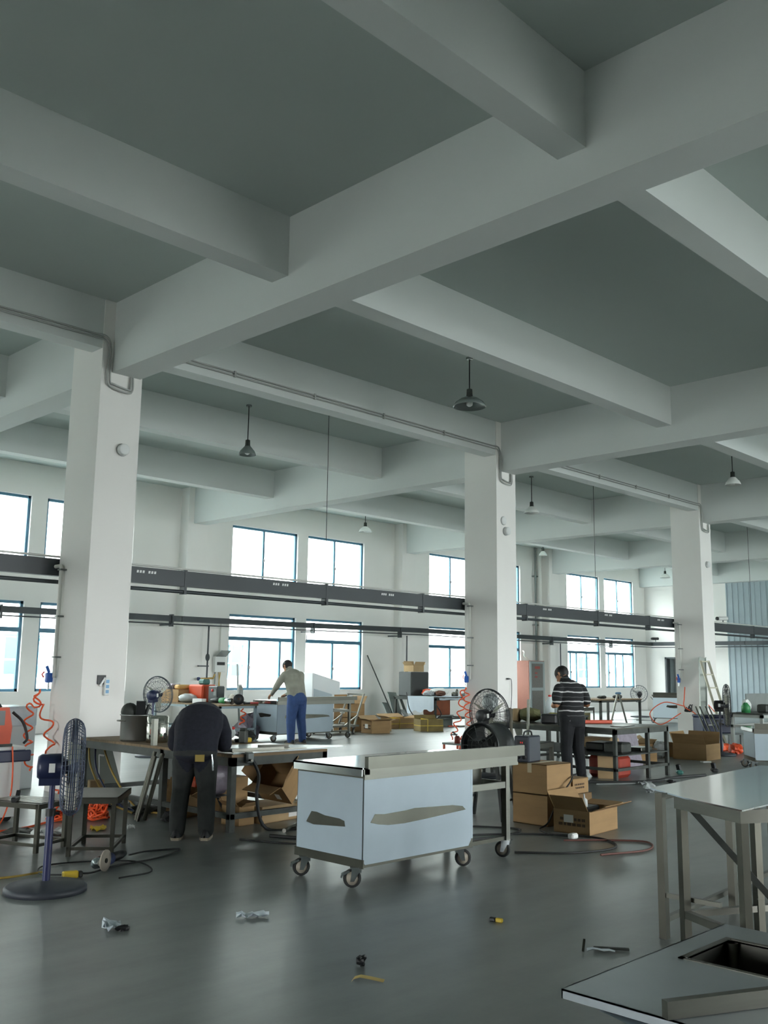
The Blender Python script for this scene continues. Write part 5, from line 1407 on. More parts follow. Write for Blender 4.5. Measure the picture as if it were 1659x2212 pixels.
solo('grey_sheet_bundle', MB().bar((0, 0, 0.0), (0.1, 0.2, 0.62), 0.7, 0.03, up=(0, -1, 0.3)), M_bagd, 'grey plastic sheet hanging behind the striped man bench', 'sheet', (14.1, 8.2, 0))
cable('dark cables strewn on the floor along the striped man bench', [(11.7, 7.5, 0.015), (12.1, 7.1, 0.015), (12.6, 6.95, 0.015), (13.2, 7.0, 0.015), (13.9, 6.85, 0.015)], 0.022, n=5)
cable('thin light cable on the floor beside the striped man', [(11.6, 7.3, 0.012), (12.2, 6.95, 0.012), (12.7, 7.05, 0.012), (13.0, 6.8, 0.012)], 0.01, M_grey)
for i, (x, y, s, m, lab) in enumerate(((12.2, 6.9, (0.25, 0.12, 0.05), M_bag, 'clear plastic scrap on the floor by the striped man bench'), (12.6, 6.72, (0.2, 0.1, 0.05), M_rubber, 'dark scrap on the floor by the striped man bench'))):
    scrap('floor_scrap', lab, (x, y, 0), i, s, 'film' if i == 0 else 'lump', m)
for x, y, lab in ((13.88, 7.26, 'left dark hand tool on the open floor right of the bench'), (14.59, 7.04, 'right dark hand tool on the open floor right of the bench')):
    t = T('floor_tool', lab, 'hand tool', (x, y, 0), 0.6)
    MB().bbox(-0.1, 0.08, -0.05, 0.05, 0, 0.06, 0.02).build('tool_body', M_teal if x < 14 else M_rubber, t)
    MB().bar((0, 0, 0.05), (-0.02, 0.02, 0.14), 0.06, 0.04).build('tool_handle', M_black, t)
    MB().bar((0.08, 0, 0.02), (0.3, -0.1, 0.01), 0.02, 0.015).build('tool_shaft', M_oldsteel, t)
small('paper_scrap', 'white paper scrap on the floor before the brown box', 'litter', 16.06, 7.9, 0, (0.16, 0.1, 0.02), M_paper, -0.5)
# planks and bag at the left end of the bench
solo('upright_plank', MB().bar((0, 0, 0), (0.1, 0.12, 0.98), 0.1, 0.025, up=(0.5, -1, 0.2)), mat('grey_plank', (116, 112, 100), 0.8, var=0.2, scale=6), 'grey plank standing left of the striped man bench', 'plank', (11.35, 8.5, 0))
solo('upright_plank', MB().bar((0, 0, 0), (0.02, 0.1, 0.9), 0.06, 0.03, up=(0.5, -1, 0.2)), M_oldsteel, 'dark plank standing right of the second column', 'plank', (11.75, 9.2, 0))
solo('steel_upright', MB().bar((0, 0, 0), (0.12, 0.05, 1.1), 0.03, 0.03), M_ss, 'thin bright steel upright left of the striped man bench', 'steel tube', (11.75, 8.55, 0))
solo('crumpled_bag', MB().blob((0, 0, 0.13), 0.13, 0.11, 0.14, 0.18, 12, 8, 3, flat=0.0), M_bag, 'crumpled white bag on the plank ends by the second column', 'bag', (11.85, 9.3, 0.9))
# bottle table further back
table('side_table', 'small table carrying water bottles behind the striped man', (14.7, 10.0, 0), 0, 1.0, 0.9, 0.72, M_oldsteel, M_oldsteel, inset=0.02)
for i, (x, y) in enumerate(((14.95, 10.35), (15.15, 10.3))):
    t = T('water_bottle', ('left' if i == 0 else 'right') + ' clear water bottle with red cap behind the striped man', 'bottle', (x, y, 0.72))
    MB().lathe([(0.001, 0), (0.085, 0), (0.085, 0.24), (0.03, 0.32), (0.025, 0.34), (0.001, 0.34)], 16).build('bottle_body', mat('clear_plastic', (204, 214, 216), 0.15), t)
    MB().cyl((0, 0, 0.34), (0, 0, 0.375), 0.03, 12).build('bottle_cap', M_red, t)
    MB().lathe([(0.087, 0.0), (0.087, 0.03)], 16).build('red_base', M_red, t)
# red and grey cabinet at the wall
t = T('tall_cabinet', 'tall cabinet with salmon side and mesh doors against the window wall', 'cabinet', (27.3, 19.75, 0))
MB().box(0, 0.92, 0, 0.7, 0, 1.9).build('cabinet_body', M_redbrown, t)
MB().box(0.02, 0.9, -0.03, 0.0, 0.02, 1.88).build('front_frame', mat('aluminium_frame', (170, 178, 178), 0.4, metal=0.5), t)
for z0, z1 in ((0.08, 0.88), (0.98, 1.8)):
    MB().box(0.14, 0.78, -0.04, -0.03, z0, z1).build('door_panel', mat('grey_mesh_panel', (112, 108, 104), 0.6, var=0.2, scale=30), t)
for z in (1.62, 1.45, 1.32):
    MB().box(0.3, 0.6 if z > 1.5 else 0.45, -0.043, -0.04, z, z + 0.09 * (1 if z > 1.5 else 0.6)).build('red_lettering', mat('dull_red_print', (150, 70, 60), 0.6), t)
cable('pale hose curling above the tall cabinet', [(27.6, 19.9, 1.9), (27.4, 20.0, 2.05), (27.8, 20.3, 2.2), (28.0, 20.5, 2.25)], 0.02, M_pipe, 'hose', 'hose')

# ------------------------------------------------------------------ far area
table('side_table', 'plain work table below the far windows', (24.2, 15.0, 0), 0, 2.3, 1.2, 0.76, M_wood, M_oldsteel, leg=0.06, inset=0.02, stretch=0)
for x, y, s, m, lab in ((24.9, 15.4, (0.4, 0.25, 0.1), M_oldsteel, 'dark tools on the far work table'), (25.6, 15.3, (0.5, 0.25, 0.12), M_black, 'black machine on the far work table'), (24.5, 15.7, (0.3, 0.3, 0.06), M_bag, 'pale packet on the far work table')):
    small('table_item', lab, 'tools', x, y, 0.76, s, m, 0.2, 'lump', 3)
t = T('step_ladder', 'grey folding step ladder with blue top before the far work table', 'ladder', (23.3, 13.9, 0), radians(-60))
for s in (-1, 1):
    MB().bar((-0.25, 0.18 * s, 0), (-0.02, 0.1 * s, 0.95), 0.04).build('side_rail', M_ss, t)
    MB().bar((0.25, 0.18 * s, 0), (0.02, 0.1 * s, 0.95), 0.035).build('rear_leg', M_ss, t)
for z in (0.25, 0.5, 0.72):
    f = z / 0.95
    MB().box(-0.28 + 0.23 * f, -0.2 + 0.23 * f, -0.17 + 0.08 * f, 0.17 - 0.08 * f, z, z + 0.02).build('step', M_ssd, t)
MB().bbox(-0.08, 0.08, -0.12, 0.12, 0.94, 1.0, 0.02).build('blue_top', mat('dull_blue', (92, 128, 160), 0.5), t)
carton('worn green-brown box beside the step ladder', (22.6, 14.6, 0), 0.2, 0.6, 0.5, 0.42, m=mat('olive_card', (116, 108, 74), 0.85), tape=False)
table('steel_stool', 'small pale stool between the bench and the far work table', (21.6, 13.9, 0), 0.1, 0.6, 0.5, 0.62, M_ss, M_ss, leg=0.03, inset=0.0, cat='stool')
pedestal_fan('grey pedestal fan standing alone below the far window', (30.75, 17.5, 0), radians(35), 0.8, R=0.30, off=0.12, spokes=20, Rb=0.33, m_body=M_black, m_pole=mat('dark_blue_pole', (50, 62, 84), 0.5), m_guard=mat('grey_fan_wire', (86, 94, 100), 0.45, metal=0.4), m_blade=mat('pale_blade', (196, 198, 192), 0.4))
steel_cart('steel_cart', 'far white cart with film beside the third column', (27.5, 15.2, 0), radians(-62), L=1.75, bodyL=1.5, Wd=0.7, H=0.86, tears=(('front', [(u * 0.7 + 0.35, z + 0.06) for u, z in FT]),), film=mat('bright_film', (206, 220, 228), 0.4))
for i, (x, y) in enumerate(((26.8, 15.9), (27.6, 16.6))):
    solo('flat_sheet', MB().box(-1.2, 1.2, -0.4, 0.4, 0, 0.012), M_whitefilm, ('nearer' if i == 0 else 'farther') + ' white sheet lying flat on the floor near the far fan', 'sheet metal', (x + 0.5, y + 0.5, 0.001 + 0.0), radians(-20 + 15 * i)) if i else None
cable('dark cable from the far fan to the floor', [(31.0, 17.2, 0.7), (30.2, 16.4, 0.3), (29.0, 16.0, 0.02), (28.4, 16.3, 0.015)], 0.012)

# third column group
t = T('low_stand', 'low grey stand under the navy tool chest at the third column', 'stand', (19.3, 9.5, 0), radians(-30))
MB().box(-0.05, 1.0, 0, 0.5, 0.25, 0.28).build('stand_top', M_grey, t)
for x in (0.0, 0.9):
    for y in (0.02, 0.43):
        MB().box(x, x + 0.05, y, y + 0.05, 0, 0.25).build('leg', M_grey, t)
t = T('tool_chest', 'navy blue tool chest on a low stand at the third column', 'chest', (19.35, 9.52, 0.28), radians(-30))
MB().bbox(0, 0.78, 0.03, 0.42, 0, 0.33, 0.02).build('chest_body', M_navy, t)
MB().bbox(-0.01, 0.79, 0.02, 0.43, 0.33, 0.38, 0.015).build('chest_lid', M_navy, t)
MB().box(0.12, 0.26, 0.026, 0.03, 0.16, 0.19).build('badge', M_white, t)
MB().bbox(0.3, 0.46, 0.0, 0.03, 0.24, 0.28, 0.006).build('latch', M_black, t)
t = T('steel_channel', 'long pale steel channel leaning against the third column', 'steel profile', (20.55, 10.12, 0))
MB().bar((0, 0, 0), (1.13, 0.52, 1.9), 0.16, 0.012, up=(-0.6, -0.8, 0.4)).build('web', mat('galvanised', (196, 202, 196), 0.45, metal=0.2), t)
for s in (-1, 1):
    o = Vector((0.8, -0.6, 0)) * 0.078 * s
    MB().bar(o + Vector((0, 0, 0.0)), o + Vector((1.13, 0.52, 1.9)), 0.012, 0.06, up=(-0.6, -0.8, 0.4)).build('flange', mat('galvanised', (196, 202, 196), 0.45, metal=0.2), t)
t = T('aluminium_ladder', 'aluminium ladder leaning against the third column', 'ladder', (20.6, 9.55, 0))
d = Vector((0.95, 0.98, 1.82))
for s in (-0.2, 0.2):
    MB().bar((s, 0, 0), Vector((s, 0, 0)) + d, 0.05, 0.03).build('side_rail', mat('pale_aluminium', (200, 196, 176), 0.4, metal=0.5), t)
for k in range(1, 7):
    p = d * (k / 6.05)
    MB().bar(p + Vector((-0.2, 0, 0)), p + Vector((0.2, 0, 0)), 0.04, 0.03).build('rung', mat('pale_aluminium', (200, 196, 176), 0.4, metal=0.5), t)
pedestal_fan('black pedestal fan seen edge-on right of the third column', (17.7, 8.38, 0), radians(-62), 0.93, R=0.40, off=0.13, spokes=30, m_body=M_black, m_pole=mat('blue_black_pole', (30, 34, 56), 0.5), m_guard=mat('black_fan_wire', (44, 48, 52), 0.4, metal=0.4))
for i, (dx, dy) in enumerate(((0, 0), (0.12, -0.03), (0.26, -0.08), (0.38, -0.1))):
    t = T('mop', ('first', 'second', 'third', 'fourth')[i] + ' steel handled mop from the left, leaning right of the black fan', 'mop', (18.45 + dx, 8.92 + dy, 0), group='mops leaning at the third column')
    MB().cyl((0, 0, 0.08), (0.25, 0.45, 0.85), 0.015, 8).build('handle', M_ss, t)
    MB().blob((0, 0, 0.07), 0.11, 0.1, 0.08, 0.2, 10, 6, i, flat=0.0).build('mop_head', M_orange if i > 1 else M_bag, t)
solo('white_sack', MB().blob((0, 0, 0.17), 0.14, 0.13, 0.19, 0.1, 12, 8, 11, flat=0.0), M_bag, 'white tied sack standing before the black fan pole', 'bag', (17.98, 8.62, 0))
solo('orange_net_bag', MB().blob((0, 0, 0.09), 0.17, 0.13, 0.11, 0.22, 14, 8, 13, flat=0.0), M_orange2, 'orange net bag on the floor beside the mops', 'bag', (18.3, 8.38, 0))
for i, (p, lab) in enumerate(((((21.55, 11.05, 1.2), (21.4, 11.0, 0.95), (21.2, 10.9, 0.75), (21.5, 10.8, 0.6), (21.3, 10.6, 0.45), (20.8, 10.4, 0.3)), 'orange hose dangling from the third column'), (((21.6, 11.1, 0.75), (20.8, 11.2, 0.85), (20.3, 11.3, 0.6), (20.6, 11.2, 0.35), (21.2, 11.0, 0.6)), 'orange hose looping left of the third column'), (((21.6, 10.5, 0.8), (21.9, 10.4, 0.55), (22.3, 10.4, 0.5), (22.35, 10.3, 0.2), (22.0, 10.2, 0.02)), 'orange hose on the right face of the third column'))):
    cable(lab, p, 0.012, M_orange, 'air_hose', 'hose')
hose_pile('tangle of dark cable hanging at the third column', (21.4, 10.9, 0.62), 0.09, 5, 9, M_cable, 0.2)
carton('open brown cardboard box right of the striped man bench', (16.3, 8.0, 0), radians(3), 0.62, 0.62, 0.28, flaps=(0, 100, 110, 120), fl=0.2, tape=False)
carton('flattened cardboard box lying left of the open brown box', (16.6, 8.75, 0), radians(20), 0.5, 0.55, 0.2, flaps=(150, 0, 140, 160), fl=0.22, tape=False, m=M_card2)
small('white_bag', 'crumpled white bag beside the flattened box', 'bag', 16.2, 8.85, 0, (0.3, 0.25, 0.3), M_bag, 0, 'lump', 5)

# right bench with green things
table('side_table', 'long work table at the right edge with green bottles', (18.75, 8.0, 0), 0, 3.0, 0.7, 0.76, M_oldsteel, mat('pale_grey_steel', (164, 168, 164), 0.5, metal=0.4), leg=0.06, inset=0.02, stretch=0.5)
t = T('spray_bottle', 'green spray bottle on the right edge table', 'bottle', (19.0, 8.45, 0.76))
MB().lathe([(0.001, 0), (0.09, 0), (0.09, 0.12), (0.03, 0.2), (0.001, 0.2)], 14).build('bottle_body', M_green, t)
MB().bar((-0.03, 0, 0.22), (0.08, 0, 0.24), 0.04, 0.05).build('spray_head', M_white, t)
small('welding_mask', 'white and black welding mask on the right edge table', 'mask', 19.15, 8.5, 0.76, (0.2, 0.18, 0.26), M_white, 0, 'lump', 2)
small('vise', 'dark vise on the right edge table', 'vise', 19.5, 8.3, 0.76, (0.35, 0.2, 0.16), M_oldsteel, 0.2)
small('roll', 'grey cable roll on the right edge table', 'roll', 20.4, 8.35, 0.76, (0.22, 0.22, 0.14), M_oldsteel, 0, 'cyl')
small('rag', 'green rag on the right edge table', 'cloth', 19.9, 8.2, 0.76, (0.35, 0.2, 0.08), M_green, 0, 'lump', 8)
solo('backing_board', MB().box(-0.6, 0.6, -0.01, 0.01, 0, 0.36), M_grey, 'low grey panel behind the right edge table', 'panel', (20.0, 8.62, 0.765))
carton('dark box under the right edge table', (19.2, 8.1, 0), 0, 0.6, 0.5, 0.4, m=mat('dark_green_box', (52, 58, 40), 0.8), tape=False)
steel_cart('steel_cart', 'film covered cart cut by the right edge of the frame', (15.35, 6.72, 0), radians(-52), L=1.6, bodyL=1.55, Wd=0.7, H=0.66)

# ------------------------------------------------------------------ steel tables at right foreground
t = T('steel_table', 'tall stainless table with slanted sheet top at the right edge', 'table', (5.3, 2.9, 0))
LG = 0.045
poly = [(-0.41, -0.68), (-0.17, -0.24), (0.10, 0.12), (2.1, 0.30), (2.2, -0.62)]
MB().prism(poly, 0.812, 0.82).build('tabletop', mat('polished_worktop', (204, 206, 204), 0.1, metal=1.0), t)
for x, y in ((0.0, 0.0), (1.9, 0.15), (0.9, -0.0), (1.9, -0.6)):
    MB().box(x - LG / 2, x + LG / 2, y - LG / 2, y + LG / 2, 0, 0.81).build('leg', M_ssd, t)
MB().bar((0, 0, 0.79), (1.9, 0.15, 0.79), 0.03, 0.04).build('apron', M_ssd, t)
MB().bar((0, 0, 0.1), (1.9, 0.15, 0.1), 0.03, 0.03).build('stretcher', M_ss, t)
MB().bar((0, 0, 0.24), (0.0, -0.35, 0.24), 0.025, 0.025).build('stretcher', M_ss, t)
t = T('steel_table', 'stainless frame table with crossed braces at the right edge', 'table', (5.25, 2.74, 0), radians(-27.5))
W_ = 0.52
for x, y in ((0, 0), (0, -W_), (1.3, 0), (1.3, -W_), (0.5, 0.0)):
    MB().box(x - LG / 2, x + LG / 2, y - LG / 2, y + LG / 2, 0, 0.77).build('leg', M_ssd, t)
MB().box(-0.03, 0.0, -W_ - 0.03, 0.03, 0.74, 0.808).build('apron', M_ss, t)
MB().box(0, 1.35, -W_ - 0.03, -W_, 0.74, 0.808).build('apron', M_ss, t)
MB().bar((0, 0.03, 0.17), (0, -W_, 0.17), 0.04, 0.04).build('stretcher', M_ss, t)
MB().bar((0, 0, 0.17), (1.3, 0, 0.17), 0.035, 0.035).build('stretcher', M_ss, t)
MB().bar((0, -W_, 0.17), (1.3, -W_, 0.17), 0.035, 0.035).build('stretcher', M_ss, t)
MB().bar((0.05, -0.02, 0.74), (0.52, -0.3, 0.12), 0.035, 0.035).build('brace', M_oldsteel, t)
MB().bar((0.75, -W_ + 0.02, 0.74), (0.48, -0.28, 0.12), 0.035, 0.035).build('brace', M_ssd, t)
MB().bbox(0.4, 0.6, -0.42, -0.2, 0.1, 0.2, 0.02).build('brace_joint', M_oldsteel, t)

# sink top lying low at the bottom right corner
SZ = 0.26
M_poly = mat('polished_worktop', (204, 206, 204), 0.1, metal=1.0)
t = T('sink_top', 'stainless sink top with bowl in the bottom right corner', 'sink', (3.40, 1.90, 0))
bx0, bx1, by0, by1 = 0.76, 1.18, -0.2, 0.27
Lx, Ly0, Ly1 = 1.45, -0.55, 0.42
tp = MB()
tp.box(0, bx0, Ly0, Ly1, SZ - 0.006, SZ).box(bx1, Lx, Ly0, Ly1, SZ - 0.006, SZ).box(bx0, bx1, by1, Ly1, SZ - 0.006, SZ).box(bx0, bx1, Ly0, by0, SZ - 0.006, SZ)
tp.box(0, 0.006, Ly0, Ly1, SZ - 0.035, SZ).box(0, Lx, Ly1 - 0.006, Ly1, SZ - 0.035, SZ)
tp.build('worktop', mat('filmed_steel_top', (158, 166, 170), 0.38, metal=0.4, var=0.05, scale=3), t)
bo = MB().box(bx0 - 0.004, bx0, by0, by1, 0.03, SZ).box(bx1, bx1 + 0.004, by0, by1, 0.03, SZ).box(bx0, bx1, by1, by1 + 0.004, 0.03, SZ).box(bx0, bx1, by0 - 0.004, by0, 0.03, SZ).box(bx0, bx1, by0, by1, 0.026, 0.03)
bo.lathe([(0.03, 0.03), (0.03, SZ - 0.003)], 12, 'z', (bx1 - 0.02, by1 - 0.02, 0))
bo.build('sink_bowl', M_ss, t)
MB().box(bx0 - 0.03, bx0 - 0.004, by0, by1 + 0.03, SZ, SZ + 0.004).box(bx0 - 0.03, bx1 + 0.03, by1 + 0.004, by1 + 0.03, SZ, SZ + 0.004).box(bx1 + 0.004, bx1 + 0.03, by0, by1, SZ, SZ + 0.004).build('bowl_rim', M_ss, t)
MB().add([(-0.05, -0.2, SZ - 0.075), (0.0, -0.5, SZ - 0.09), (0.5, -0.45, SZ - 0.05), (0.5, 0.2, SZ - 0.045), (0.0, 0.25, SZ - 0.04), (-0.03, 0.05, SZ - 0.055)], [(0, 1, 2, 3, 4, 5), (5, 4, 3, 2, 1, 0)]).build('peeling_film', M_film, t)
for x in (0.3, 1.25):
    MB().box(x, x + 0.12, -0.3, 0.3, 0, SZ - 0.05).build('support_block', M_wood, t)
a_, b_ = Vector((3.39, 1.865, 0)), Vector((4.75, 1.21, 0))
solo('steel_bar', MB().bar(Vector((0, 0, 0)), b_ - a_, 0.035, 0.062), M_ss, 'long square steel bar lying across the sink top', 'steel profile', (a_.x, a_.y, SZ + 0.033))
# ------------------------------------------------------------------ people
def ellip_loft(mb, rings, n=20):
    """rings: (centre, half_width_y, half_depth, normal_dir) -> closed tube; cross-section spans local y and the direction 'dep'"""
    vs, fs = [], []
    for c, wy, wd, dep in rings:
        c, dep = Vector(c), Vector(dep).normalized()
        for k in range(n):
            a = 2 * pi * k / n
            vs.append(c + Vector((0, 1, 0)) * (wy * cos(a)) + dep * (wd * sin(a)))
    m = len(rings)
    for i in range(m - 1):
        for k in range(n):
            fs.append((i * n + k, i * n + (k + 1) % n, (i + 1) * n + (k + 1) % n, (i + 1) * n + k))
    fs.append(tuple(reversed(range(n))))
    fs.append(tuple(range((m - 1) * n, m * n)))
    mb.add(vs, fs)


def ball(mb, c, r, ry=None, rz=None):
    mb.blob(c, r, ry or r, rz or r, 0.0, 16, 10)


def remeshed(mb, voxel, smooth=4):
    me = mb.mesh('tmp')
    o = bpy.data.objects.new('tmp', me)
    COL.objects.link(o)
    r = o.modifiers.new('r', 'REMESH')
    r.mode = 'VOXEL'
    r.voxel_size = voxel
    s = o.modifiers.new('s', 'SMOOTH')
    s.factor = 0.5
    s.iterations = smooth
    dg = bpy.context.evaluated_depsgraph_get()
    out = bpy.data.meshes.new_from_object(o.evaluated_get(dg))
    bpy.data.objects.remove(o)
    bpy.data.meshes.remove(me)
    return out


def hand(prims, wrist, d, side, palm_n, curl=0.6, s=1.0):
    """palm and five bent fingers; d = pointing direction, side = direction of the thumb, palm_n = palm normal"""
    d, side, pn = Vector(d).normalized(), Vector(side).normalized(), Vector(palm_n).normalized()
    w = Vector(wrist)
    pc = w + d * 0.05 * s
    prims.append(('skin', [(w, 0.026 * s), (w + d * 0.03 * s + side * 0.012, 0.026 * s), (w + d * 0.085 * s + side * 0.016, 0.02 * s)]))
    prims.append(('skin', [(w + d * 0.02 * s - side * 0.012, 0.024 * s), (w + d * 0.08 * s - side * 0.022, 0.018 * s)]))
    for k, (off, ln) in enumerate(((0.03, 0.07), (0.01, 0.08), (-0.01, 0.075), (-0.03, 0.058))):
        b = w + d * 0.088 * s + side * off * s
        c1 = b + (d * cos(curl * 0.6) + pn * sin(curl * 0.6)) * ln * 0.45 * s
        c2 = c1 + (d * cos(curl * 1.4) + pn * sin(curl * 1.4)) * ln * 0.33 * s
        c3 = c2 + (d * cos(curl * 2.0) + pn * sin(curl * 2.0)) * ln * 0.24 * s
        prims.append(('skin', [(b, 0.0105 * s), (c1, 0.0095 * s), (c2, 0.009 * s), (c3, 0.008 * s)]))
    tb = w + d * 0.03 * s + side * 0.03 * s
    t1 = tb + (d * 0.6 + side * 0.8) * 0.035 * s + pn * 0.01
    t2 = t1 + (d * 0.85 + side * 0.2 + pn * 0.4) * 0.032 * s
    prims.append(('skin', [(tb, 0.013 * s), (t1, 0.0115 * s), (t2, 0.0095 * s)]))


def build_person(name, label, loc, rz, torso, legs, arms, head, mats, hair_m, sleeve, extra=None, scale=1.0):
    """torso: list of rings; legs/arms: dict side -> joints; head: (centre, forward dir, up dir)"""
    prims = []                                       # (tag, [(point, radius)...])
    mb = MB()
    ellip_loft(mb, [(c, wy, wd, dep) for (tg, c, wy, wd, dep) in torso])
    tor = [(tg, Vector(c), (wy + wd) / 2) for (tg, c, wy, wd, dep) in torso]
    for sd, pts in legs.items():
        prims.append(('trousers', [(Vector(p), r) for p, r in pts]))
    for sd, (up, lo, hd) in arms.items():
        prims.append(('shirt', [(Vector(p), r) for p, r in up]))
        prims.append((sleeve, [(Vector(p), r) for p, r in lo]))
        hand(prims, *hd)
    hc, hf, hu = Vector(head[0]), Vector(head[1]).normalized(), Vector(head[2]).normalized()
    hs = hu.cross(hf)
    nb = Vector(head[3])
    prims.append(('skin', [(nb, 0.062), ((nb + hc) / 2 - hf * 0.01, 0.056), (hc - hu * 0.04 - hf * 0.02, 0.06)]))
    # skull, face and jaw
    prims.append(('skin', [(hc - hf * 0.025 + hu * 0.02, 0.088), (hc + hf * 0.02 + hu * 0.02, 0.084)]))
    prims.append(('skin', [(hc + hf * 0.03 - hu * 0.03, 0.068), (hc + hf * 0.045 - hu * 0.085, 0.045)]))
    prims.append(('skin', [(hc + hf * 0.09 + hu * 0.005, 0.012), (hc + hf * 0.112 - hu * 0.03, 0.016)]))     # nose
    prims.append(('skin', [(hc + hf * 0.088 - hu * 0.062 + hs * 0.02, 0.01), (hc + hf * 0.088 - hu * 0.062 - hs * 0.02, 0.01)]))  # lips
    for s in (-1, 1):
        prims.append(('skin', [(hc + hs * 0.088 * s + hu * 0.012 - hf * 0.008, 0.014), (hc + hs * 0.086 * s - hu * 0.028 - hf * 0.002, 0.012)]))   # ear
        prims.append(('skin', [(hc + hf * 0.083 + hs * 0.02 * s + hu * 0.026, 0.012), (hc + hf * 0.072 + hs * 0.05 * s + hu * 0.024, 0.012)]))     # brow
    for tg, ch in prims:
        mb.tube([p for p, r in ch], [r for p, r in ch], 12)
        for p, r in ch:
            ball(mb, p, r)
    me = remeshed(mb, 0.0085)
    names = ['skin', 'shirt', 'trousers']
    for nme in names:
        me.materials.append(mats[nme])
    segs = []
    for tg, ch in prims:
        for (a, ra), (b, rb) in zip(ch[:-1], ch[1:]):
            segs.append((tg, a, b, ra, rb))
    for (tg, a, ra), (_, b, rb) in zip(tor[:-1], tor[1:]):
        segs.append((tg, a, b, ra, rb))
    import numpy as np
    P = np.empty(len(me.polygons) * 3)
    me.polygons.foreach_get('center', P)
    P = P.reshape(-1, 3)
    best = np.full(len(P), 1e9)
    idx = np.zeros(len(P), dtype=np.int32)
    for tg, a, b, ra, rb in segs:
        A, Bv = np.array(a), np.array(b)
        d = Bv - A
        tt = np.clip(((P - A) @ d) / max(1e-9, d @ d), 0, 1)
        q = np.linalg.norm(P - (A + tt[:, None] * d), axis=1) - (ra + (rb - ra) * tt)
        m = q < best
        best[m] = q[m]
        idx[m] = names.index(tg)
    me.polygons.foreach_set('material_index', idx)
    me.polygons.foreach_set('use_smooth', [True] * len(me.polygons))
    o = bpy.data.objects.new(name, me)
    COL.objects.link(o)
    o.location = loc
    o.rotation_euler = (0, 0, rz)
    o.scale = (scale,) * 3
    tag(o, label, 'person')
    # hair: cap over the top and back of the skull
    h = MB()
    n, q = 20, 9
    vs, fs = [], []
    rnd = random.Random(3)
    for i in range(q):
        th = (pi * 0.60) * i / (q - 1)
        for k in range(n):
            ph = 2 * pi * k / n
            front = cos(ph)                           # +1 towards the face
            lim = 0.60 if front > 0.3 else (0.98 if front < -0.3 else 0.8)
            t2 = th * lim / 0.62
            r = 0.099 + 0.003 * rnd.random()
            v = hu * cos(t2) * (r + 0.004) + (hf * cos(ph) * (r + 0.012) + hs * sin(ph) * r * 0.97) * sin(t2)
            vs.append(hc + hu * 0.022 - hf * 0.008 + v)
    for i in range(q - 1):
        for k in range(n):
            fs.append((i * n + k, (i + 1) * n + k, (i + 1) * n + (k + 1) % n, i * n + (k + 1) % n))
    h.add(vs, fs, True)
    h.build('hair', hair_m, o)
    for s in (-1, 1):
        ball_mb = MB()
        ball(ball_mb, hc + hf * 0.089 + hs * 0.032 * s + hu * 0.008, 0.009)
        ball_mb.build('eye', M_black, o)
    # shoes
    for sd, pts in legs.items():
        a = Vector(pts[-1][0])
        sh = MB()
        for i, (dx, w_, hz) in enumerate(((-0.075, 0.034, 0.05), (0.0, 0.042, 0.06), (0.09, 0.047, 0.045), (0.16, 0.035, 0.03))):
            pass
        grid = []
        for dx, w_, hz in ((-0.10, 0.012, 0.03), (-0.085, 0.036, 0.075), (-0.03, 0.044, 0.095), (0.04, 0.047, 0.085), (0.11, 0.05, 0.06), (0.165, 0.038, 0.048), (0.185, 0.012, 0.025)):
            grid.append([(a.x + dx, a.y + w_ * cos(pi * k / 8), 0.012 + hz * sin(pi * k / 8)) for k in range(9)])
        sh.sheet(grid)
        sh.build('shoe', mats['shoe'], o)
        so = MB().prism([(a.x - 0.10, a.y - 0.03), (a.x - 0.05, a.y - 0.047), (a.x + 0.11, a.y - 0.052), (a.x + 0.18, a.y - 0.025), (a.x + 0.185, a.y + 0.02), (a.x + 0.11, a.y + 0.052), (a.x - 0.05, a.y + 0.047), (a.x - 0.10, a.y + 0.03)], 0, 0.022)
        so.build('shoe_sole', mats['sole'], o)
    return o


M_skin = mat('skin', (186, 138, 108), 0.55)
M_hair = mat('black_hair', (28, 26, 26), 0.6)
M_sole = mat('pale_sole', (150, 140, 122), 0.7)
M_shoe = mat('black_shoe', (24, 24, 26), 0.6)
UP = (0, 0, 1)

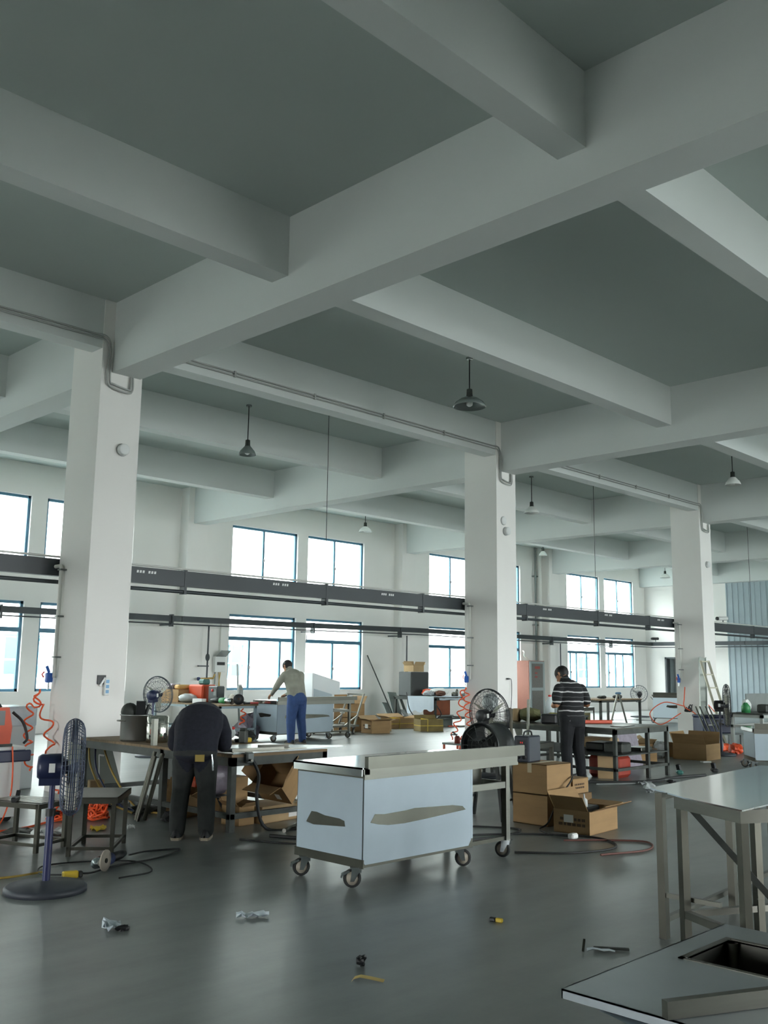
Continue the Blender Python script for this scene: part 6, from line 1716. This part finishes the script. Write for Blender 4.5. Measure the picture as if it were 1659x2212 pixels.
# man bending over the low workbench, seen from behind
n1 = Vector((-0.75, 0, 0.66))
man1 = build_person('person', 'person in dark sweater and black trousers bending over the low workbench', (5.15, 7.42, 0), radians(48),
    [('trousers', (-0.01, 0, 0.66), 0.15, 0.11, (1, 0, 0)), ('trousers', (-0.02, 0, 0.71), 0.185, 0.135, (1, 0, 0.1)), ('shirt', (-0.02, 0, 0.725), 0.2, 0.15, (1, 0, 0.1)), ('shirt', (0.0, 0, 0.80), 0.20, 0.142, (0.95, 0, -0.3)),
     ('shirt', (0.05, 0, 0.87), 0.205, 0.135, (0.75, 0, -0.6)), ('shirt', (0.14, 0, 0.96), 0.222, 0.135, (0.6, 0, -0.75)), ('shirt', (0.26, 0, 1.045), 0.212, 0.14, (0.45, 0, -0.9)), ('shirt', (0.38, 0, 1.06), 0.19, 0.13, (0.2, 0, -1)), ('shirt', (0.47, 0, 1.02), 0.16, 0.1, (-0.1, 0, -1)), ('shirt', (0.51, 0, 0.98), 0.09, 0.07, (-0.3, 0, -1))],
    {'l': [((-0.01, 0.095, 0.66), 0.112), ((0.0, 0.10, 0.58), 0.104), ((0.02, 0.115, 0.42), 0.084), ((-0.03, 0.125, 0.24), 0.08), ((-0.03, 0.13, 0.08), 0.072)],
     'r': [((-0.01, -0.095, 0.66), 0.112), ((0.0, -0.10, 0.58), 0.104), ((0.02, -0.112, 0.42), 0.084), ((-0.03, -0.12, 0.24), 0.08), ((-0.03, -0.125, 0.08), 0.072)]},
    {'l': ([((0.34, 0.165, 1.0), 0.085), ((0.28, 0.215, 0.9), 0.08), ((0.28, 0.225, 0.8), 0.074)], [((0.28, 0.225, 0.8), 0.074), ((0.42, 0.21, 0.78), 0.055), ((0.58, 0.17, 0.75), 0.042)], ((0.60, 0.165, 0.745), (0.9, -0.35, -0.1), (0.2, -0.9, 0.2), (0, 0, -1))),
     'r': ([((0.34, -0.165, 1.0), 0.085), ((0.28, -0.215, 0.9), 0.08), ((0.28, -0.225, 0.8), 0.074)], [((0.28, -0.225, 0.8), 0.074), ((0.42, -0.21, 0.78), 0.055), ((0.58, -0.17, 0.75), 0.042)], ((0.60, -0.165, 0.745), (0.9, 0.35, -0.1), (0.2, 0.9, 0.2), (0, 0, -1)))},
    ((0.60, 0, 0.93), (0.4, 0, -0.9), (0.9, 0, 0.4), (0.5, 0, 1.0)),
    {'skin': M_skin, 'shirt': mat('navy_black_sweater', (27, 29, 40), 0.95, var=0.3, scale=30), 'trousers': mat('black_denim', (40, 43, 42), 0.9, var=0.25, scale=14), 'shoe': M_shoe, 'sole': M_sole}, M_hair, 'shirt')
MB().box(-0.175, -0.15, -0.10, -0.02, 0.68, 0.74).build('pocket_notebook', mat('ochre_leather', (150, 128, 62), 0.6), man1)
MB().tube([(-0.12, -0.16, 0.74), (-0.13, -0.17, 0.68), (-0.12, -0.175, 0.6)], 0.008, 6).build('key_chain', M_zinc, man1)

# man in grey shirt and jeans at the rear cart
man2 = build_person('person', 'person in grey long sleeved shirt and blue jeans working at the rear cart', (12.99, 15.22, 0), radians(86),
    [('trousers', (-0.01, 0, 0.76), 0.171, 0.130, (1, 0, 0)), ('trousers', (-0.02, 0, 0.84), 0.205, 0.153, (1, 0, 0)), ('trousers', (0.0, 0, 0.93), 0.194, 0.142, (1, 0, -0.1)),
     ('shirt', (0.01, 0, 0.90), 0.207, 0.156, (1, 0, -0.1)), ('shirt', (0.03, 0, 1.02), 0.201, 0.147, (1, 0, -0.2)), ('shirt', (0.09, 0, 1.18), 0.222, 0.147, (1, 0, -0.35)), ('shirt', (0.15, 0, 1.31), 0.234, 0.142, (1, 0, -0.4)), ('shirt', (0.19, 0, 1.39), 0.171, 0.100, (1, 0, -0.5)), ('shirt', (0.215, 0, 1.425), 0.085, 0.071, (1, 0, -0.5))],
    {'l': [((-0.01, 0.095, 0.85), 0.12), ((0.0, 0.10, 0.7), 0.115), ((0.01, 0.12, 0.47), 0.095), ((-0.02, 0.135, 0.26), 0.085), ((-0.03, 0.14, 0.09), 0.075)],
     'r': [((-0.01, -0.095, 0.85), 0.12), ((0.0, -0.10, 0.7), 0.115), ((0.01, -0.12, 0.47), 0.095), ((-0.02, -0.135, 0.26), 0.085), ((-0.03, -0.14, 0.09), 0.075)]},
    {'l': ([((0.16, 0.19, 1.32), 0.084), ((0.24, 0.25, 1.2), 0.074), ((0.30, 0.28, 1.1), 0.066)], [((0.30, 0.28, 1.1), 0.066), ((0.44, 0.24, 1.02), 0.045), ((0.56, 0.2, 0.95), 0.036)], ((0.57, 0.2, 0.945), (0.9, -0.1, -0.4), (0.2, -0.9, 0.1), (-0.2, 0, -1))),
     'r': ([((0.16, -0.19, 1.32), 0.084), ((0.22, -0.25, 1.19), 0.074), ((0.27, -0.28, 1.08), 0.066)], [((0.27, -0.28, 1.08), 0.066), ((0.42, -0.22, 1.0), 0.045), ((0.56, -0.16, 0.94), 0.036)], ((0.57, -0.155, 0.937), (0.9, 0.1, -0.4), (0.2, 0.9, 0.1), (-0.2, 0, -1)))},
    ((0.315, 0.02, 1.50), (0.75, 0.15, -0.62), (0.6, 0, 0.78), (0.215, 0, 1.40)),
    {'skin': M_skin, 'shirt': mat('grey_olive_shirt', (150, 150, 138), 0.9, var=0.22, scale=5, detail=2), 'trousers': mat('blue_jeans', (56, 80, 128), 0.9, var=0.15, scale=10), 'shoe': M_shoe, 'sole': M_sole}, M_hair, 'shirt', scale=1.04)

# man in striped shirt at the right bench
M_stripe = bpy.data.materials.new('black_white_stripes')
M_stripe.use_nodes = True
_nt = M_stripe.node_tree
_b = _nt.nodes['Principled BSDF']
_b.inputs['Roughness'].default_value = 0.9
_tc = _nt.nodes.new('ShaderNodeTexCoord')
_sx = _nt.nodes.new('ShaderNodeSeparateXYZ')
_nt.links.new(_tc.outputs['Object'], _sx.inputs[0])
_nz = _nt.nodes.new('ShaderNodeTexNoise'); _nz.inputs['Scale'].default_value = 5
_nt.links.new(_tc.outputs['Object'], _nz.inputs['Vector'])
_ma = _nt.nodes.new('ShaderNodeMath'); _ma.operation = 'MULTIPLY_ADD'
_nt.links.new(_nz.outputs['Fac'], _ma.inputs[0]); _ma.inputs[1].default_value = 0.05
_nt.links.new(_sx.outputs['Z'], _ma.inputs[2])
_mm = _nt.nodes.new('ShaderNodeMath'); _mm.operation = 'PINGPONG'; _mm.inputs[1].default_value = 0.066
_nt.links.new(_ma.outputs[0], _mm.inputs[0])
_cr = _nt.nodes.new('ShaderNodeValToRGB')
_cr.color_ramp.interpolation = 'CONSTANT'
_cr.color_ramp.elements[0].color = lin(26, 27, 30)
_cr.color_ramp.elements[1].color = lin(200, 200, 200)
_cr.color_ramp.elements[1].position = 0.87
_e = _cr.color_ramp.elements.new(0.06); _e.color = lin(30, 31, 34)
_cr.color_ramp.elements[0].color = lin(92, 94, 96)
_dv = _nt.nodes.new('ShaderNodeMath'); _dv.operation = 'DIVIDE'; _dv.inputs[1].default_value = 0.066
_nt.links.new(_mm.outputs[0], _dv.inputs[0])
_nt.links.new(_dv.outputs[0], _cr.inputs['Fac'])
_nt.links.new(_cr.outputs['Color'], _b.inputs['Base Color'])
man3 = build_person('person', 'person in black and white striped shirt standing at the right bench', (11.93, 7.88, 0), radians(74),
    [('trousers', (-0.01, 0, 0.74), 0.16, 0.12, (1, 0, 0)), ('trousers', (-0.02, 0, 0.82), 0.19, 0.14, (1, 0, 0)), ('trousers', (0.0, 0, 0.88), 0.18, 0.135, (1, 0, 0)),
     ('shirt', (0.0, 0, 0.82), 0.20, 0.155, (1, 0, 0)), ('shirt', (0.015, 0, 0.96), 0.20, 0.155, (1, 0, 0)), ('shirt', (0.02, 0, 1.10), 0.205, 0.15, (1, 0, -0.1)), ('shirt', (0.03, 0, 1.24), 0.215, 0.14, (1, 0, -0.2)), ('shirt', (0.05, 0, 1.33), 0.19, 0.105, (1, 0, -0.3)), ('shirt', (0.08, 0, 1.385), 0.095, 0.075, (1, 0, -0.3))],
    {'l': [((-0.01, 0.095, 0.83), 0.112), ((0.0, 0.10, 0.68), 0.105), ((0.01, 0.11, 0.45), 0.086), ((-0.02, 0.12, 0.25), 0.078), ((-0.03, 0.125, 0.09), 0.072)],
     'r': [((-0.01, -0.095, 0.83), 0.112), ((0.0, -0.10, 0.68), 0.105), ((0.01, -0.11, 0.45), 0.086), ((-0.02, -0.12, 0.25), 0.078), ((-0.03, -0.125, 0.09), 0.072)]},
    {'l': ([((0.03, 0.205, 1.27), 0.078), ((0.02, 0.26, 1.17), 0.074), ((0.0, 0.275, 1.10), 0.068)], [((0.0, 0.275, 1.10), 0.05), ((0.0, 0.285, 1.05), 0.046), ((0.14, 0.22, 1.03), 0.04), ((0.24, 0.13, 1.06), 0.03)], ((0.25, 0.12, 1.065), (0.7, -0.7, 0.1), (0.2, 0.1, 0.9), (-0.4, -0.5, -0.3))),
     'r': ([((0.03, -0.205, 1.27), 0.078), ((0.02, -0.26, 1.17), 0.074), ((0.0, -0.275, 1.10), 0.068)], [((0.0, -0.275, 1.10), 0.05), ((0.0, -0.285, 1.05), 0.046), ((0.14, -0.2, 1.05), 0.04), ((0.24, -0.11, 1.08), 0.03)], ((0.25, -0.1, 1.085), (0.7, 0.7, 0.1), (0.2, -0.1, 0.9), (-0.4, 0.5, -0.3)))},
    ((0.17, 0.03, 1.475), (0.72, 0.25, -0.6), (0.62, 0.05, 0.78), (0.08, 0, 1.36)),
    {'skin': mat('tan_skin', (160, 114, 84), 0.55), 'shirt': M_stripe, 'trousers': mat('black_trousers', (26, 28, 32), 0.9, var=0.2, scale=12), 'shoe': M_shoe, 'sole': M_sole}, M_hair, 'skin')
t = T('welding_torch', 'orange and black tool held by the person in striped shirt', 'power tool', (11.93, 7.88, 0), radians(74))
MB().cyl((0.30, -0.01, 1.04), (0.33, 0.04, 1.2), 0.022, 10).build('torch_body', M_orange2, t)
MB().tube(smooth_path([(0.3, -0.01, 1.04), (0.31, 0.0, 0.9), (0.27, 0.02, 0.74)], 5), 0.014, 8).build('torch_hose', M_cable, t)
